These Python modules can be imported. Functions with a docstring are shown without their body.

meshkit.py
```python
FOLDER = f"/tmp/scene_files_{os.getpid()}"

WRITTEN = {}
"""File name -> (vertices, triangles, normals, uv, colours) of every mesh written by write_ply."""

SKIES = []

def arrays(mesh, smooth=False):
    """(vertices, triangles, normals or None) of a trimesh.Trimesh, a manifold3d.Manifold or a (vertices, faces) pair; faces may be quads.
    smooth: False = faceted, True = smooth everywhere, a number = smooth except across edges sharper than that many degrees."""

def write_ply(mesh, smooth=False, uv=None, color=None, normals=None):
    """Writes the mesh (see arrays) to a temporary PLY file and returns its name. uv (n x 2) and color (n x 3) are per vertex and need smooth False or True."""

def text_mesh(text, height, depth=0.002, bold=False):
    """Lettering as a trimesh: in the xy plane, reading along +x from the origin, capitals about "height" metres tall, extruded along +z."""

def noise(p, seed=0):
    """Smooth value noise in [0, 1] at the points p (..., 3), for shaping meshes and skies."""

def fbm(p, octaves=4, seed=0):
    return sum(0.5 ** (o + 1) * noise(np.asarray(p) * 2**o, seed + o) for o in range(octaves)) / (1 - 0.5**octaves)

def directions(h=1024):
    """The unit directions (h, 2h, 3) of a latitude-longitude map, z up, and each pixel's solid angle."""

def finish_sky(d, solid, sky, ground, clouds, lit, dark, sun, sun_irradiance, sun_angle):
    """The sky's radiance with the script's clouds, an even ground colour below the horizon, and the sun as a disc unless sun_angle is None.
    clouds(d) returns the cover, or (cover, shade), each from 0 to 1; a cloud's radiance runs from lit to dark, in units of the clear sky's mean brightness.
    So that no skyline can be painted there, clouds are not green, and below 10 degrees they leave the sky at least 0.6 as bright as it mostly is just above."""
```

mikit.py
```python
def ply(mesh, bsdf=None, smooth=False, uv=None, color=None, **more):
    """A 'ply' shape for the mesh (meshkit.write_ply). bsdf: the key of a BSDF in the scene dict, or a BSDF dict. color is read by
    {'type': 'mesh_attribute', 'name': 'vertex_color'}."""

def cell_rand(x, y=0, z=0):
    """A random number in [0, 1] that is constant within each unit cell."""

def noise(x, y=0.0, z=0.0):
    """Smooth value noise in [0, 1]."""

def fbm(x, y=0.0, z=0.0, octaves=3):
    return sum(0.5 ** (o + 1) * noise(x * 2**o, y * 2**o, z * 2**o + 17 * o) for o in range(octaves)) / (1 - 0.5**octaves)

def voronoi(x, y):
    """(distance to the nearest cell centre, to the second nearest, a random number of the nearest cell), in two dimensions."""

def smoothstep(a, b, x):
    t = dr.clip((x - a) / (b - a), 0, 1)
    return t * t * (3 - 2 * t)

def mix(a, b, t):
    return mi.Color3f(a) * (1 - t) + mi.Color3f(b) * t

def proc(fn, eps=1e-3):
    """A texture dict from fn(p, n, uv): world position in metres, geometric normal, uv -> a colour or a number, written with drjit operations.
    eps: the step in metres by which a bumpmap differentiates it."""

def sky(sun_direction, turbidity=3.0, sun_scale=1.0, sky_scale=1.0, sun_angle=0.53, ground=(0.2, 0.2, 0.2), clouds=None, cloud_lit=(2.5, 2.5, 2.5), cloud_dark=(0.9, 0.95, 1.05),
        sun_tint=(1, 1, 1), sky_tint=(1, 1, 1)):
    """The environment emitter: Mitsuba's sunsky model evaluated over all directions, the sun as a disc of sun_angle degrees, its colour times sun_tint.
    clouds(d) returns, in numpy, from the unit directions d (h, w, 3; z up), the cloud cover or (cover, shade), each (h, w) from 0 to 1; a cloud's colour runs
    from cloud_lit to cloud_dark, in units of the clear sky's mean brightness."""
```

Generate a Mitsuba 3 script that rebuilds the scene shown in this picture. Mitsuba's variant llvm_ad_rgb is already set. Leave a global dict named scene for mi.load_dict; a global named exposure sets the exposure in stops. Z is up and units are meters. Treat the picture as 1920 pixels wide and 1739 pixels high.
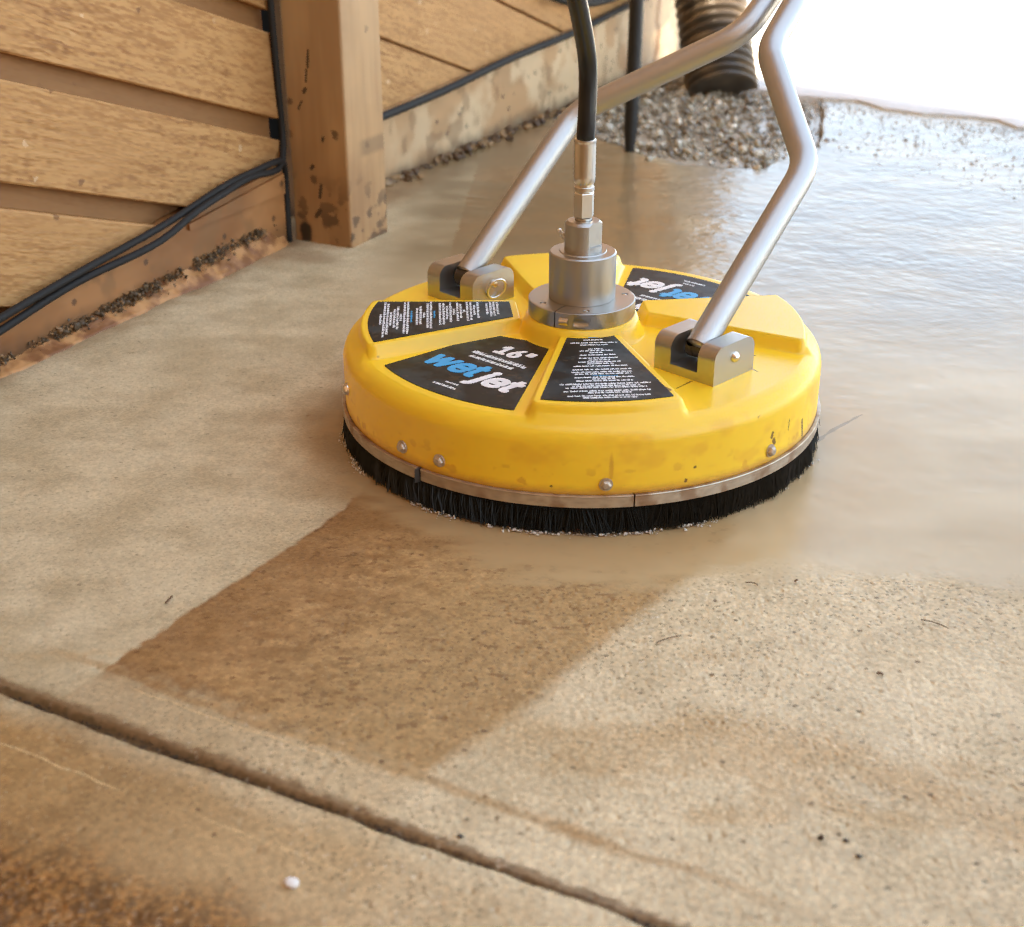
import math
import numpy as np
import trimesh
import shapely.geometry as sg
import shapely.affinity as sa
import shapely.ops as so
import manifold3d as m3
import drjit as dr
import mitsuba as mi
import mikit
import meshkit
from mikit import noise, fbm, voronoi, smoothstep, mix, cell_rand, proc, ply

T = mi.ScalarTransform4f
rng = np.random.default_rng(7)
scene, labels = {}, {}

# ---------------------------------------------------------------- camera, sky, exposure
CAM = np.array([0.0, -1.1962, 0.536])
PITCH, YAW = math.radians(25.774), math.radians(-3.0015)
FWD = np.array([math.sin(YAW) * math.cos(PITCH), math.cos(YAW) * math.cos(PITCH), -math.sin(PITCH)])
scene['camera'] = {
    'type': 'thinlens', 'fov': 2 * math.degrees(math.atan(960 / 2622.77)), 'fov_axis': 'x',
    'aperture_radius': 0.0032, 'focus_distance': 1.22, 'near_clip': 0.02, 'far_clip': 400.0,
    'to_world': T().look_at(origin=CAM.tolist(), target=(CAM + FWD).tolist(), up=[0, 0, 1]),
}
SUN_EL = math.radians(50)
SUN_H = np.array([-0.2, -0.98]) / math.hypot(0.2, 0.98)      # towards the sun, on the ground
SUN = [SUN_H[0] * math.cos(SUN_EL), SUN_H[1] * math.cos(SUN_EL), math.sin(SUN_EL)]


def thin_cloud(d):
    q = d / np.maximum(d[..., 2:3], 0.12)
    return 0.08 + 0.36 * meshkit.fbm(np.stack([q[..., 0] * 0.8, q[..., 1] * 0.8, 0 * q[..., 0]], -1), 4, 2)


scene['sky'] = mikit.sky(SUN, turbidity=3.2, sky_tint=(1.012, 1.003, 0.90), sun_tint=(1.0, 0.99, 0.95), clouds=thin_cloud, cloud_lit=(2.5, 2.5, 2.5), cloud_dark=(1.6, 1.6, 1.6))
exposure = 4.05

# ---------------------------------------------------------------- helpers
WD = np.array([0.41493258, 0.90985216, 0.0])                 # along the timber wall, away from the camera
WN = np.array([WD[1], -WD[0], 0.0])                          # out of the wall, towards the slab
UP = np.array([0, 0, 1.0])


def lin(r, g, b):
    return [(c / 255 / 12.92 if c / 255 <= 0.04045 else ((c / 255 + 0.055) / 1.055) ** 2.4) for c in (r, g, b)]


def add(key, mesh, bsdf, smooth=False, label=None, category=None, group=None, kind=None, **kw):
    if key in scene:
        i = 1
        while f'{key}_{i:03d}' in scene:
            i += 1
        key = f'{key}_{i:03d}'
    scene[key] = ply(mesh, bsdf, smooth, **kw)
    note(key, label, category, group, kind)
    return key


def note(key, label=None, category=None, group=None, kind=None):
    d = {k: v for k, v in dict(label=label, category=category, group=group, kind=kind).items() if v}
    if d:
        labels[key] = d


def man(mesh):
    return m3.Manifold(m3.Mesh(np.asarray(mesh.vertices, np.float32), np.asarray(mesh.faces, np.uint32)))


def tri(m):
    k = m.to_mesh()
    return trimesh.Trimesh(np.array(k.vert_properties[:, :3], float), np.array(k.tri_verts), process=False)


def frame(mesh, o, ex, ey, ez):
    """local x, y, z -> world"""
    m = mesh.copy()
    v = np.asarray(m.vertices)
    m.vertices = np.asarray(o) + v[:, :1] * np.asarray(ex) + v[:, 1:2] * np.asarray(ey) + v[:, 2:3] * np.asarray(ez)
    if np.dot(np.cross(ex, ey), ez) < 0:
        m.faces = m.faces[:, ::-1]
    return m


def rbox(sx, sy, sz, r=0.002, seg=8):
    """rounded box centred on the origin"""
    c = np.array([[x, y, z] for x in (-1, 1) for y in (-1, 1) for z in (-1, 1)]) * (np.array([sx, sy, sz]) / 2 - r)
    s = m3.Manifold.sphere(r, seg)
    return tri(m3.Manifold.batch_hull([s.translate(p.tolist()) for p in c]))


def lathe(prof, n=64, close=True):
    """revolve (r, z) pairs round z; r = 0 ends make caps"""
    m = trimesh.creation.revolve(np.asarray(prof, float), sections=n)
    if m.volume < 0:
        m.faces = m.faces[:, ::-1]
    return m


def fillet_path(pts, radii, step=0.006):
    pts = [np.asarray(p, float) for p in pts]
    out = [pts[0]]
    for i in range(1, len(pts) - 1):
        a, b, c = pts[i - 1], pts[i], pts[i + 1]
        d1, d2 = (a - b) / np.linalg.norm(a - b), (c - b) / np.linalg.norm(c - b)
        ang = math.acos(np.clip(d1 @ d2, -1, 1))
        r = radii[i - 1]
        t = r / math.tan(ang / 2)
        ctr = b + (d1 + d2) / np.linalg.norm(d1 + d2) * (r / math.sin(ang / 2))
        s, e = b + d1 * t - ctr, b + d2 * t - ctr
        w = math.acos(np.clip(s @ e / r / r, -1, 1))
        n = max(4, int(w * r / step))
        for k in range(n + 1):
            f = k / n
            out.append(ctr + (math.sin((1 - f) * w) * s + math.sin(f * w) * e) / math.sin(w))
    out.append(pts[-1])
    return np.array(out)


def sweep(path, radius, n=20, caps=True):
    p = np.asarray(path, float)
    rad = np.broadcast_to(radius, (len(p),))
    t = np.gradient(p, axis=0)
    t /= np.linalg.norm(t, axis=1, keepdims=True)
    a = np.cross(t[0], [0.3, 0.2, 0.9])
    a /= np.linalg.norm(a)
    V = []
    for i in range(len(p)):
        a = a - t[i] * (a @ t[i])
        a /= np.linalg.norm(a)
        b = np.cross(t[i], a)
        th = np.arange(n) * 2 * np.pi / n
        V.append(p[i] + rad[i] * (np.cos(th)[:, None] * a + np.sin(th)[:, None] * b))
    V = np.vstack(V)
    i, j = np.meshgrid(np.arange(len(p) - 1), np.arange(n), indexing='ij')
    q = np.stack([i * n + j, i * n + (j + 1) % n, (i + 1) * n + (j + 1) % n, (i + 1) * n + j], -1).reshape(-1, 4)
    F = np.vstack([q[:, [0, 1, 2]], q[:, [0, 2, 3]]])
    if caps:
        k = len(V)
        V = np.vstack([V, p[:1], p[-1:]])
        j = np.arange(n)
        F = np.vstack([F, np.stack([j * 0 + k, (j + 1) % n, j], 1), np.stack([j * 0 + k + 1, (len(p) - 1) * n + j, (len(p) - 1) * n + (j + 1) % n], 1)])
    return trimesh.Trimesh(V, F, process=False)


def spline(pts, n=60):
    from scipy.interpolate import CubicSpline
    pts = np.asarray(pts, float)
    d = np.r_[0, np.cumsum(np.linalg.norm(np.diff(pts, axis=0), axis=1))]
    return CubicSpline(d, pts)(np.linspace(0, d[-1], n))


def polymesh(poly, z):
    """flat triangulated polygon facing up"""
    V, F = trimesh.creation.triangulate_polygon(poly, engine='earcut')
    m = trimesh.Trimesh(np.c_[V, np.full(len(V), z)], F, process=False)
    if len(F) and m.face_normals[:, 2].mean() < 0:
        m.faces = m.faces[:, ::-1]
    return m


ICO1 = trimesh.creation.icosphere(1)
ICO0 = trimesh.creation.icosphere(0)


def blobs(centres, sizes, base=ICO1, rough=0.25, cols=None, flat=1.0, seed=1):
    """many small lumps as one mesh"""
    r = np.random.default_rng(seed)
    v0, f0 = np.asarray(base.vertices), np.asarray(base.faces)
    N, K = len(centres), len(v0)
    sc = np.asarray(sizes)[:, None] * np.stack([r.uniform(.7, 1.3, N), r.uniform(.6, 1.1, N), r.uniform(.5, .9, N) * flat], 1)
    q = r.normal(size=(N, 4))
    q[:, 1:3] *= 0.35
    q /= np.linalg.norm(q, axis=1, keepdims=True)
    w, x, y, z = q.T
    R = np.stack([1 - 2 * (y * y + z * z), 2 * (x * y - z * w), 2 * (x * z + y * w), 2 * (x * y + z * w), 1 - 2 * (x * x + z * z), 2 * (y * z - x * w), 2 * (x * z - y * w), 2 * (y * z + x * w), 1 - 2 * (x * x + y * y)], 1).reshape(-1, 3, 3)
    v = v0[None] * (1 + rough * r.uniform(-1, 1, (N, K, 1))) * sc[:, None]
    v = np.einsum('nij,nkj->nki', R, v) + np.asarray(centres)[:, None]
    f = f0[None] + (np.arange(N) * K)[:, None, None]
    m = trimesh.Trimesh(v.reshape(-1, 3), f.reshape(-1, 3), process=False)
    return (m, np.repeat(cols, K, axis=0)) if cols is not None else m


def seg_dist(p, a, b):
    ax, ay, az = a
    bx, by, bz = b
    dx, dy, dz = bx - ax, by - ay, bz - az
    L = dx * dx + dy * dy + dz * dz + 1e-12
    t = dr.clip(((p.x - ax) * dx + (p.y - ay) * dy + (p.z - az) * dz) / L, 0, 1)
    return dr.sqrt(dr.square(p.x - ax - t * dx) + dr.square(p.y - ay - t * dy) + dr.square(p.z - az - t * dz))


def pw(y, pts):
    """piecewise linear x(y) in drjit; pts sorted by y"""
    out = mi.Float(pts[0][0])
    for (x0, y0), (x1, y1) in zip(pts[:-1], pts[1:]):
        t = dr.clip((y - y0) / (y1 - y0), 0, 1)
        out = dr.select(y > y0, x0 + (x1 - x0) * t, out)
    return out


# ---------------------------------------------------------------- materials
JD = np.array([0.9116, -0.4111])                              # along the joint in the concrete
JN = np.array([0.4111, 0.9116])
JD_x, JD_y, JN_x, JN_y = [float(x) for x in (*JD, *JN)]
WD_x, WD_y, WN_x, WN_y = [float(x) for x in (*WD[:2], *WN[:2])]
JB = -0.5635                                                  # JN . p on the joint


def wet_mask(p):
    """1 where muddy water stands on the concrete"""
    r = dr.sqrt(p.x * p.x + p.y * p.y)
    wob = (fbm(p.x * 9, p.y * 14, 3.0) - 0.5) * 0.07
    wob = wob + (fbm(p.x * 30, p.y * 75, 8.0) - 0.5) * 0.04
    ring = smoothstep(0.305, 0.26, r + wob + 0.06 * smoothstep(0.0, 0.2, -p.x))
    right = smoothstep(-0.29, -0.245, p.y + wob) * smoothstep(-0.02, 0.12, p.x)
    back = smoothstep(0.18, 0.34, p.y + wob * 2) * smoothstep(-0.30, -0.20, p.x)
    return dr.clip(dr.maximum(ring, dr.maximum(right, back)), 0, 1)


def dirt_mask(p):
    """1 on the strip that has not been washed yet"""
    xl = pw(p.y, [(-0.345, -0.473), (-0.321, -0.428), (-0.288, -0.362), (-0.2545, -0.301), (-0.224, -0.245), (-0.194, -0.181), (-0.17, -0.10)])
    xr = pw(p.y, [(-0.10, -0.55), (-0.078, -0.514), (-0.025, -0.446), (0.043, -0.342), (0.089, -0.279), (0.13, -0.2)])
    wob = (noise(p.x * 160, p.y * 160) - 0.5) * 0.004 + (noise(p.x * 25, p.y * 25, 4.0) - 0.5) * 0.002
    m = smoothstep(-0.002, 0.004, p.x - xl + wob) * smoothstep(-0.008, 0.014, xr - p.x + wob)
    b = JN_x * p.x + JN_y * p.y
    return m * mix1(0.30, 1.0, smoothstep(JB + 0.035, JB + 0.065, b + wob * 3))


def mix1(a, b, t):
    return a + (b - a) * t


def slab_height(p):
    """fine relief of the concrete in metres / bump scale"""
    wet = wet_mask(p)
    grain = 0.55 * noise(p.x * 420, p.y * 420) + 0.3 * noise(p.x * 900, p.y * 900) + 0.5 * fbm(p.x * 130, p.y * 130)
    d1, _, k = voronoi(p.x * 75, p.y * 75)
    pit = smoothstep(0.22, 0.05, d1) * smoothstep(0.80, 0.9, k)
    far = smoothstep(0.1, 0.6, p.y)
    rip = (1.3 + 0.3 * far) * fbm(p.x * 14 + 0.6 * noise(p.x * 6, p.y * 6), p.y * 24, 2.0) + (0.6 + 1.9 * far) * fbm(p.x * 62 + 2.5 * noise(p.x * 9, p.y * 9), p.y * 78 + 2.0 * noise(p.x * 11, p.y * 7, 3.0), 4.0) + 0.35 * grain * smoothstep(0.4, 0.7, fbm(p.x * 8, p.y * 15, 23.0))
    rough = smoothstep(-0.60, -0.655, p.y + 0.42 * (p.x + 0.25))
    crisp = 1.0 + 0.7 * smoothstep(-0.15, 0.05, p.x)
    return mix1(grain * (crisp + 2.0 * rough) + 5.0 * rough * fbm(p.x * 140, p.y * 160, 1.0) - 1.6 * pit, rip, wet)


def slab_col(p, n, uv):
    wet, dirt = wet_mask(p), dirt_mask(p)
    b = JN_x * p.x + JN_y * p.y
    a = JD_x * p.x + JD_y * p.y
    big = fbm(p.x * 5, p.y * 5, 1.0)
    med = fbm(p.x * 22, p.y * 22, 5.0)
    c = mix(lin(186, 166, 128), lin(210, 191, 153), smoothstep(0.25, 0.75, 0.5 * big + 0.5 * med))
    # grey, older concrete towards the wall; tan stains in front
    left = smoothstep(0.02, -0.30, p.x - 0.35 * (p.y + 0.2))
    streak = fbm(p.x * 26 + 0.5 * p.y, p.y * 44, 13.0)
    c = mix(c, mix(lin(174, 155, 119), lin(198, 181, 145), smoothstep(0.25, 0.75, 0.5 * med + 0.5 * streak)), 0.8 * left)
    band = pw(p.x, [(-0.484, -0.06), (-0.469, 0.077), (-0.492, 0.16), (-0.555, 0.259), (-0.62, 0.36)])
    sn = fbm(p.x * 34, p.y * 60, 9.0)
    st = smoothstep(0.034, 0.0, dr.abs(p.y - band + 0.03 * (med - 0.5)) + 0.022 * (sn - 0.5)) * smoothstep(-0.09, 0.0, p.x)
    st = dr.maximum(st, 0.8 * smoothstep(0.56, 0.72, 0.6 * fbm(p.x * 11, p.y * 22, 19.0) + 0.4 * sn) * smoothstep(-0.33, -0.40, p.y))
    c = mix(c, lin(178, 144, 94), 0.55 * st)
    bb = b - JB - 0.052 - 0.010 * (fbm(a * 22, b * 22, 3.0) - 0.5) + 0.10 * dr.maximum(a + 0.22, 0) * 0.12
    line = smoothstep(0.006, 0.001, dr.abs(bb)) * smoothstep(-0.20, -0.10, a) * smoothstep(0.42, 0.25, a)
    pool = smoothstep(0.055, 0.01, dr.sqrt(dr.square(a - 0.245) + dr.square(bb * 5.0)) + 0.03 * (med - 0.5))
    c = mix(c, lin(158, 120, 70), dr.maximum(0.55 * line, 0.75 * pool))
    # the unwashed strip
    grit = fbm(p.x * 70, p.y * 120, 2.0)
    dc = mix(lin(140, 103, 62), lin(180, 142, 94), smoothstep(0.25, 0.75, 0.6 * grit + 0.25 * fbm(p.x * 26, p.y * 34, 6.0) + 0.15 * big))
    rightward = smoothstep(0.05, 0.22, p.x + 0.26 - 0.45 * (p.y + 0.3))
    dc = mix(dc, lin(172, 144, 98), 0.60 * rightward)
    dc = mix(dc, lin(116, 80, 46), 0.55 * smoothstep(0.10, 0.0, p.x + 0.255 - 0.45 * (p.y + 0.3)) * smoothstep(0.35, 0.6, grit))
    dc = mix(dc, lin(104, 70, 40), 0.5 * smoothstep(0.66, 0.80, fbm(p.x * 110, p.y * 150, 21.0)))
    c = mix(c, dc, dirt)
    # front apron beyond the joint, darker towards the corner
    ap = smoothstep(JB - 0.004, JB - 0.03, b + 0.01 * (med - 0.5))
    apc = mix(lin(168, 132, 84), lin(132, 98, 56), smoothstep(0.30, 0.68, 0.6 * fbm(p.x * 9, p.y * 16, 3.0) + 0.4 * fbm(p.x * 45, p.y * 60, 8.0)))
    apc = mix(lin(182, 152, 108), apc, smoothstep(0.12, -0.14, a))
    c = mix(c, apc, ap * smoothstep(0.35, 0.0, a))
    rough = smoothstep(-0.575, -0.645, p.y + 0.42 * (p.x + 0.25) + 0.05 * (med - 0.5))
    rc = mix(lin(92, 60, 30), lin(160, 112, 60), smoothstep(0.30, 0.72, 0.5 * fbm(p.x * 420, p.y * 420, 3.0) + 0.5 * fbm(p.x * 150, p.y * 170, 1.0)))
    c = mix(c, rc, 0.9 * rough * ap)
    # tooled edges: faint pale lines beside the joint
    for off, a0, a1, w in ((-0.043, -0.14, -0.01, 0.0011), (-0.041, 0.03, 0.16, 0.0009), (0.040, -0.09, 0.1, 0.0011)):
        d = dr.abs(b - JB - off + 0.002 * (noise(a * 60, 2.0) - 0.5))
        c = mix(c, lin(205, 176, 128), 0.7 * smoothstep(w, w * 0.4, d) * smoothstep(a0, a0 + 0.02, a) * smoothstep(a1, a1 - 0.02, a))
    # moss and dirt fringe of the joint
    thin = mix1(1.0, 0.5, smoothstep(-0.02, 0.22, a))
    fr = smoothstep(0.013, 0.003, (dr.abs(b - JB - 0.003) + 0.008 * (fbm(p.x * 160, p.y * 160) - 0.5)) / thin)
    c = mix(c, lin(104, 72, 38), 0.75 * fr)
    core = smoothstep(0.0055, 0.0025, (dr.abs(b - JB) + 0.003 * (noise(p.x * 260, p.y * 260) - 0.5)) / thin)
    c = mix(c, lin(96, 74, 46), 0.75 * core)
    # aggregate and dark grit
    sp = noise(p.x * 330, p.y * 330, 1.0)
    sp2 = noise(p.x * 300, p.y * 360, 6.0)
    c = c * (1.0 + (0.14 * (sp - 0.5) + 0.26 * (sp2 - 0.5)) * (1 - wet) * mix1(1.0, 0.6, left))
    _, _, gid = voronoi(p.x * 560, p.y * 560)
    c = c * (1.0 + 0.22 * (gid - 0.5) * (1 - wet) * mix1(1.0, 0.75, left))
    d1, _, k = voronoi(p.x * 70, p.y * 85)
    d1 = d1 + 0.16 * (noise(p.x * 420, p.y * 420) - 0.5)
    c = mix(c, lin(84, 62, 40), 0.7 * smoothstep(0.16, 0.05, d1) * smoothstep(0.88, 0.95, k) * (1 - wet) * mix1(1.0, 0.5, left))
    d2, _, k2 = voronoi(p.x * 260 + 3, p.y * 260)
    d2 = d2 + 0.35 * (noise(p.x * 900, p.y * 900) - 0.5)
    patchy = smoothstep(0.22, 0.55, fbm(p.x * 10, p.y * 10, 11.0)) * mix1(1.0, 0.35, left)
    c = mix(c, lin(104, 84, 58), 0.55 * patchy * smoothstep(0.40, 0.18, d2) * smoothstep(0.66, 0.86, k2) * (1 - wet))
    c = mix(c, lin(226, 214, 190), 0.35 * patchy * (1 - 0.7 * dirt) * smoothstep(0.34, 0.16, d2) * smoothstep(0.14, 0.06, k2) * (1 - wet))
    rc_ = dr.sqrt(p.x * p.x + p.y * p.y)
    c = mix(c, lin(146, 112, 70), 0.65 * smoothstep(0.305, 0.225, rc_ + 0.05 * (med - 0.5)) * smoothstep(0.0, -0.12, p.x))
    # mud along the foot of the wall
    off = -(WN_x * p.x + WN_y * p.y) - 0.592
    s = WD_x * p.x + WD_y * p.y
    foot = smoothstep(-0.055, -0.005, off + 0.03 * (fbm(p.x * 30, p.y * 30) - 0.5))
    c = mix(c, mix(lin(112, 80, 48), lin(150, 110, 68), med), 0.75 * foot)
    c = mix(c, lin(136, 104, 68), 0.6 * smoothstep(0.055, 0.01, dr.sqrt(dr.square(p.x + 0.345) + dr.square((p.y - 0.497) * 1.3)) + 0.04 * (med - 0.5)))
    # muddy water, with the brown reflection of the wall painted in at the back
    flow = fbm(p.x * 7 + 0.8 * noise(p.x * 5, p.y * 5), p.y * 20, 7.0)
    near = smoothstep(0.34, 0.22, dr.sqrt(p.x * p.x + p.y * p.y))
    mud = mix(lin(172, 150, 110), lin(200, 180, 140), flow)
    mud = mix(mud, lin(182, 148, 100), 0.75 * near)
    mud = mix(mud, mix(lin(122, 122, 116), lin(154, 151, 140), flow), 0.85 * smoothstep(0.15, 0.55, p.y + 0.2 * p.x) * smoothstep(0.05, 0.22, p.x))
    mud = mix(mud, lin(100, 82, 54), 0.88 * smoothstep(0.25, 0.6, p.y) * smoothstep(0.25, 0.0, p.x))  # wall reflection painted brown into the water colour
    c = mix(c, mud, wet * mix1(0.62, 0.90, smoothstep(0.3, 0.65, fbm(p.x * 8, p.y * 15, 17.0))))
    crack = dr.minimum(seg_dist(p, (0.213, -0.030, 0), (0.238, 0.002, 0)), seg_dist(p, (0.238, 0.002, 0), (0.268, 0.036, 0))) + 0.005 * (noise(p.x * 90, p.y * 90) - 0.5)
    return mix(c, lin(110, 88, 60), 0.5 * smoothstep(0.0022, 0.0008, crack))


def slab_rough(p, n, uv):
    wet = wet_mask(p)
    left = smoothstep(0.0, -0.2, p.x)
    dry = mix1(0.55, mix1(0.30, 0.46, smoothstep(0.35, 0.62, fbm(p.x * 7, p.y * 16, 5.0))), left) + 0.15 * (noise(p.x * 40, p.y * 40) - 0.5)
    return mix1(dry, mix1(0.27, 0.19, smoothstep(0.1, 0.4, p.x + 0.6 * p.y)), wet)


scene['concrete_mat'] = {'type': 'bumpmap', 'scale': 0.00055, 'arbitrary': {**proc(lambda p, n, uv: slab_height(p), 0.0005)},
                         'bsdf': {'type': 'principled', 'base_color': proc(slab_col), 'roughness': proc(slab_rough), 'specular': 0.28}}


def wall_coords(p):
    s = WD_x * p.x + WD_y * p.y
    return s, p.z


CB, SB = math.cos(math.radians(18.6)), math.sin(math.radians(18.6))


def wood_f(p):
    s, z = wall_coords(p)
    t, q = s * CB - z * SB, s * SB + z * CB
    board = dr.floor((q + 5.0) / 0.125)
    return t + 1.7 * board, q


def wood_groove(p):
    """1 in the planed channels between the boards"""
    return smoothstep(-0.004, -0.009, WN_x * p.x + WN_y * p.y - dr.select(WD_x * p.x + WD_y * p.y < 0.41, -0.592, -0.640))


def wood_height(p, n, uv):
    t, q = wood_f(p)
    warp = 0.006 * noise(t * 9, q * 30, 3.0) + 0.0025 * noise(t * 60, q * 120, 5.0)
    g = fbm(t * 20, (q + warp) * 420, 1.0)
    fur = noise(t * 180, q * 800)
    chip = noise(t * 70, q * 260, 9.0)
    return (0.55 * g + 0.4 * fur + 0.5 * chip) * (1 - 0.8 * wood_groove(p))


def wood_col(p, n, uv):
    t, q = wood_f(p)
    gr = wood_groove(p)
    warp = 0.008 * noise(t * 9, q * 30, 3.0) + 0.003 * noise(t * 60, q * 120, 5.0)
    g = fbm(t * 26, (q + warp) * 300, 1.0)
    f2 = noise(t * 130, q * 420, 4.0)
    calm = smoothstep(0.62, 0.38, fbm(t * 6, q * 14, 12.0))
    c = mix(lin(160, 114, 64), lin(185, 140, 86), smoothstep(0.28, 0.70, 0.65 * g + 0.35 * f2))
    c = mix(c, lin(128, 84, 44), 0.48 * calm * smoothstep(0.36, 0.22, 0.6 * g + 0.4 * f2))
    c = mix(c, lin(180, 134, 82), 0.5 * smoothstep(0.4, 0.7, fbm(t * 3, q * 9, 8.0)))
    d1, _, k = voronoi(t * 26, q * 30)
    d1 = d1 + 0.15 * (noise(t * 300, q * 300) - 0.5)
    c = mix(c, lin(104, 68, 38), 0.7 * smoothstep(0.14, 0.05, d1) * smoothstep(0.88, 0.93, k))
    c = mix(c, lin(228, 204, 168), 0.35 * smoothstep(0.12, 0.05, d1) * smoothstep(0.07, 0.03, k))
    s, z = wall_coords(p)
    c = mix(c, lin(150, 104, 60), 0.45 * smoothstep(0.24, 0.37, s) * smoothstep(0.5, 0.36, s))
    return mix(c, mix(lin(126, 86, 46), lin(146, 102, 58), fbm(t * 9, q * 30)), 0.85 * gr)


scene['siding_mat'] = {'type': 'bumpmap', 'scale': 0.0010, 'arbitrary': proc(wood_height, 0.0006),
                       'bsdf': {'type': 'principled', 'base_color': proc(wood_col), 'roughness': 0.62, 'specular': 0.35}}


def skirt_col(p, n, uv):
    s, z = wall_coords(p)
    m = fbm(s * 9, z * 22, 2.0)
    c = mix(lin(136, 90, 48), lin(166, 116, 68), smoothstep(0.3, 0.7, m))
    c = mix(c, lin(186, 152, 108), 0.6 * smoothstep(0.5, 0.7, s))
    c = mix(c, lin(206, 180, 140), 0.7 * smoothstep(0.55, 0.9, s) * smoothstep(0.38, 0.62, fbm(s * 18, z * 18, 4.0)))
    c = mix(c, lin(196, 178, 148), 0.75 * smoothstep(1.58, 1.72, s))
    c = mix(c, lin(128, 92, 54), 0.55 * smoothstep(0.55, 0.75, fbm(s * 40, z * 26, 7.0)))
    c = mix(c, lin(120, 78, 40), 0.8 * smoothstep(0.02, 0.004, dr.abs(s - 1.74 + 0.02 * (noise(z * 40, 1.0) - 0.5))))
    d1, _, k = voronoi(s * 40, z * 40)
    c = mix(c, lin(70, 48, 28), 0.7 * smoothstep(0.2, 0.1, d1) * smoothstep(0.84, 0.9, k))
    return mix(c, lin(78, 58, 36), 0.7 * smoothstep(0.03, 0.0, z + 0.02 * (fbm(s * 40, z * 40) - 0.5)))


scene['skirt_mat'] = {'type': 'bumpmap', 'scale': 0.0008, 'arbitrary': proc(lambda p, n, uv: fbm((WD_x * p.x + WD_y * p.y) * 60, p.z * 90, 2.0), 0.0008),
                      'bsdf': {'type': 'principled', 'base_color': proc(skirt_col), 'roughness': 0.55, 'specular': 0.4}}


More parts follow.
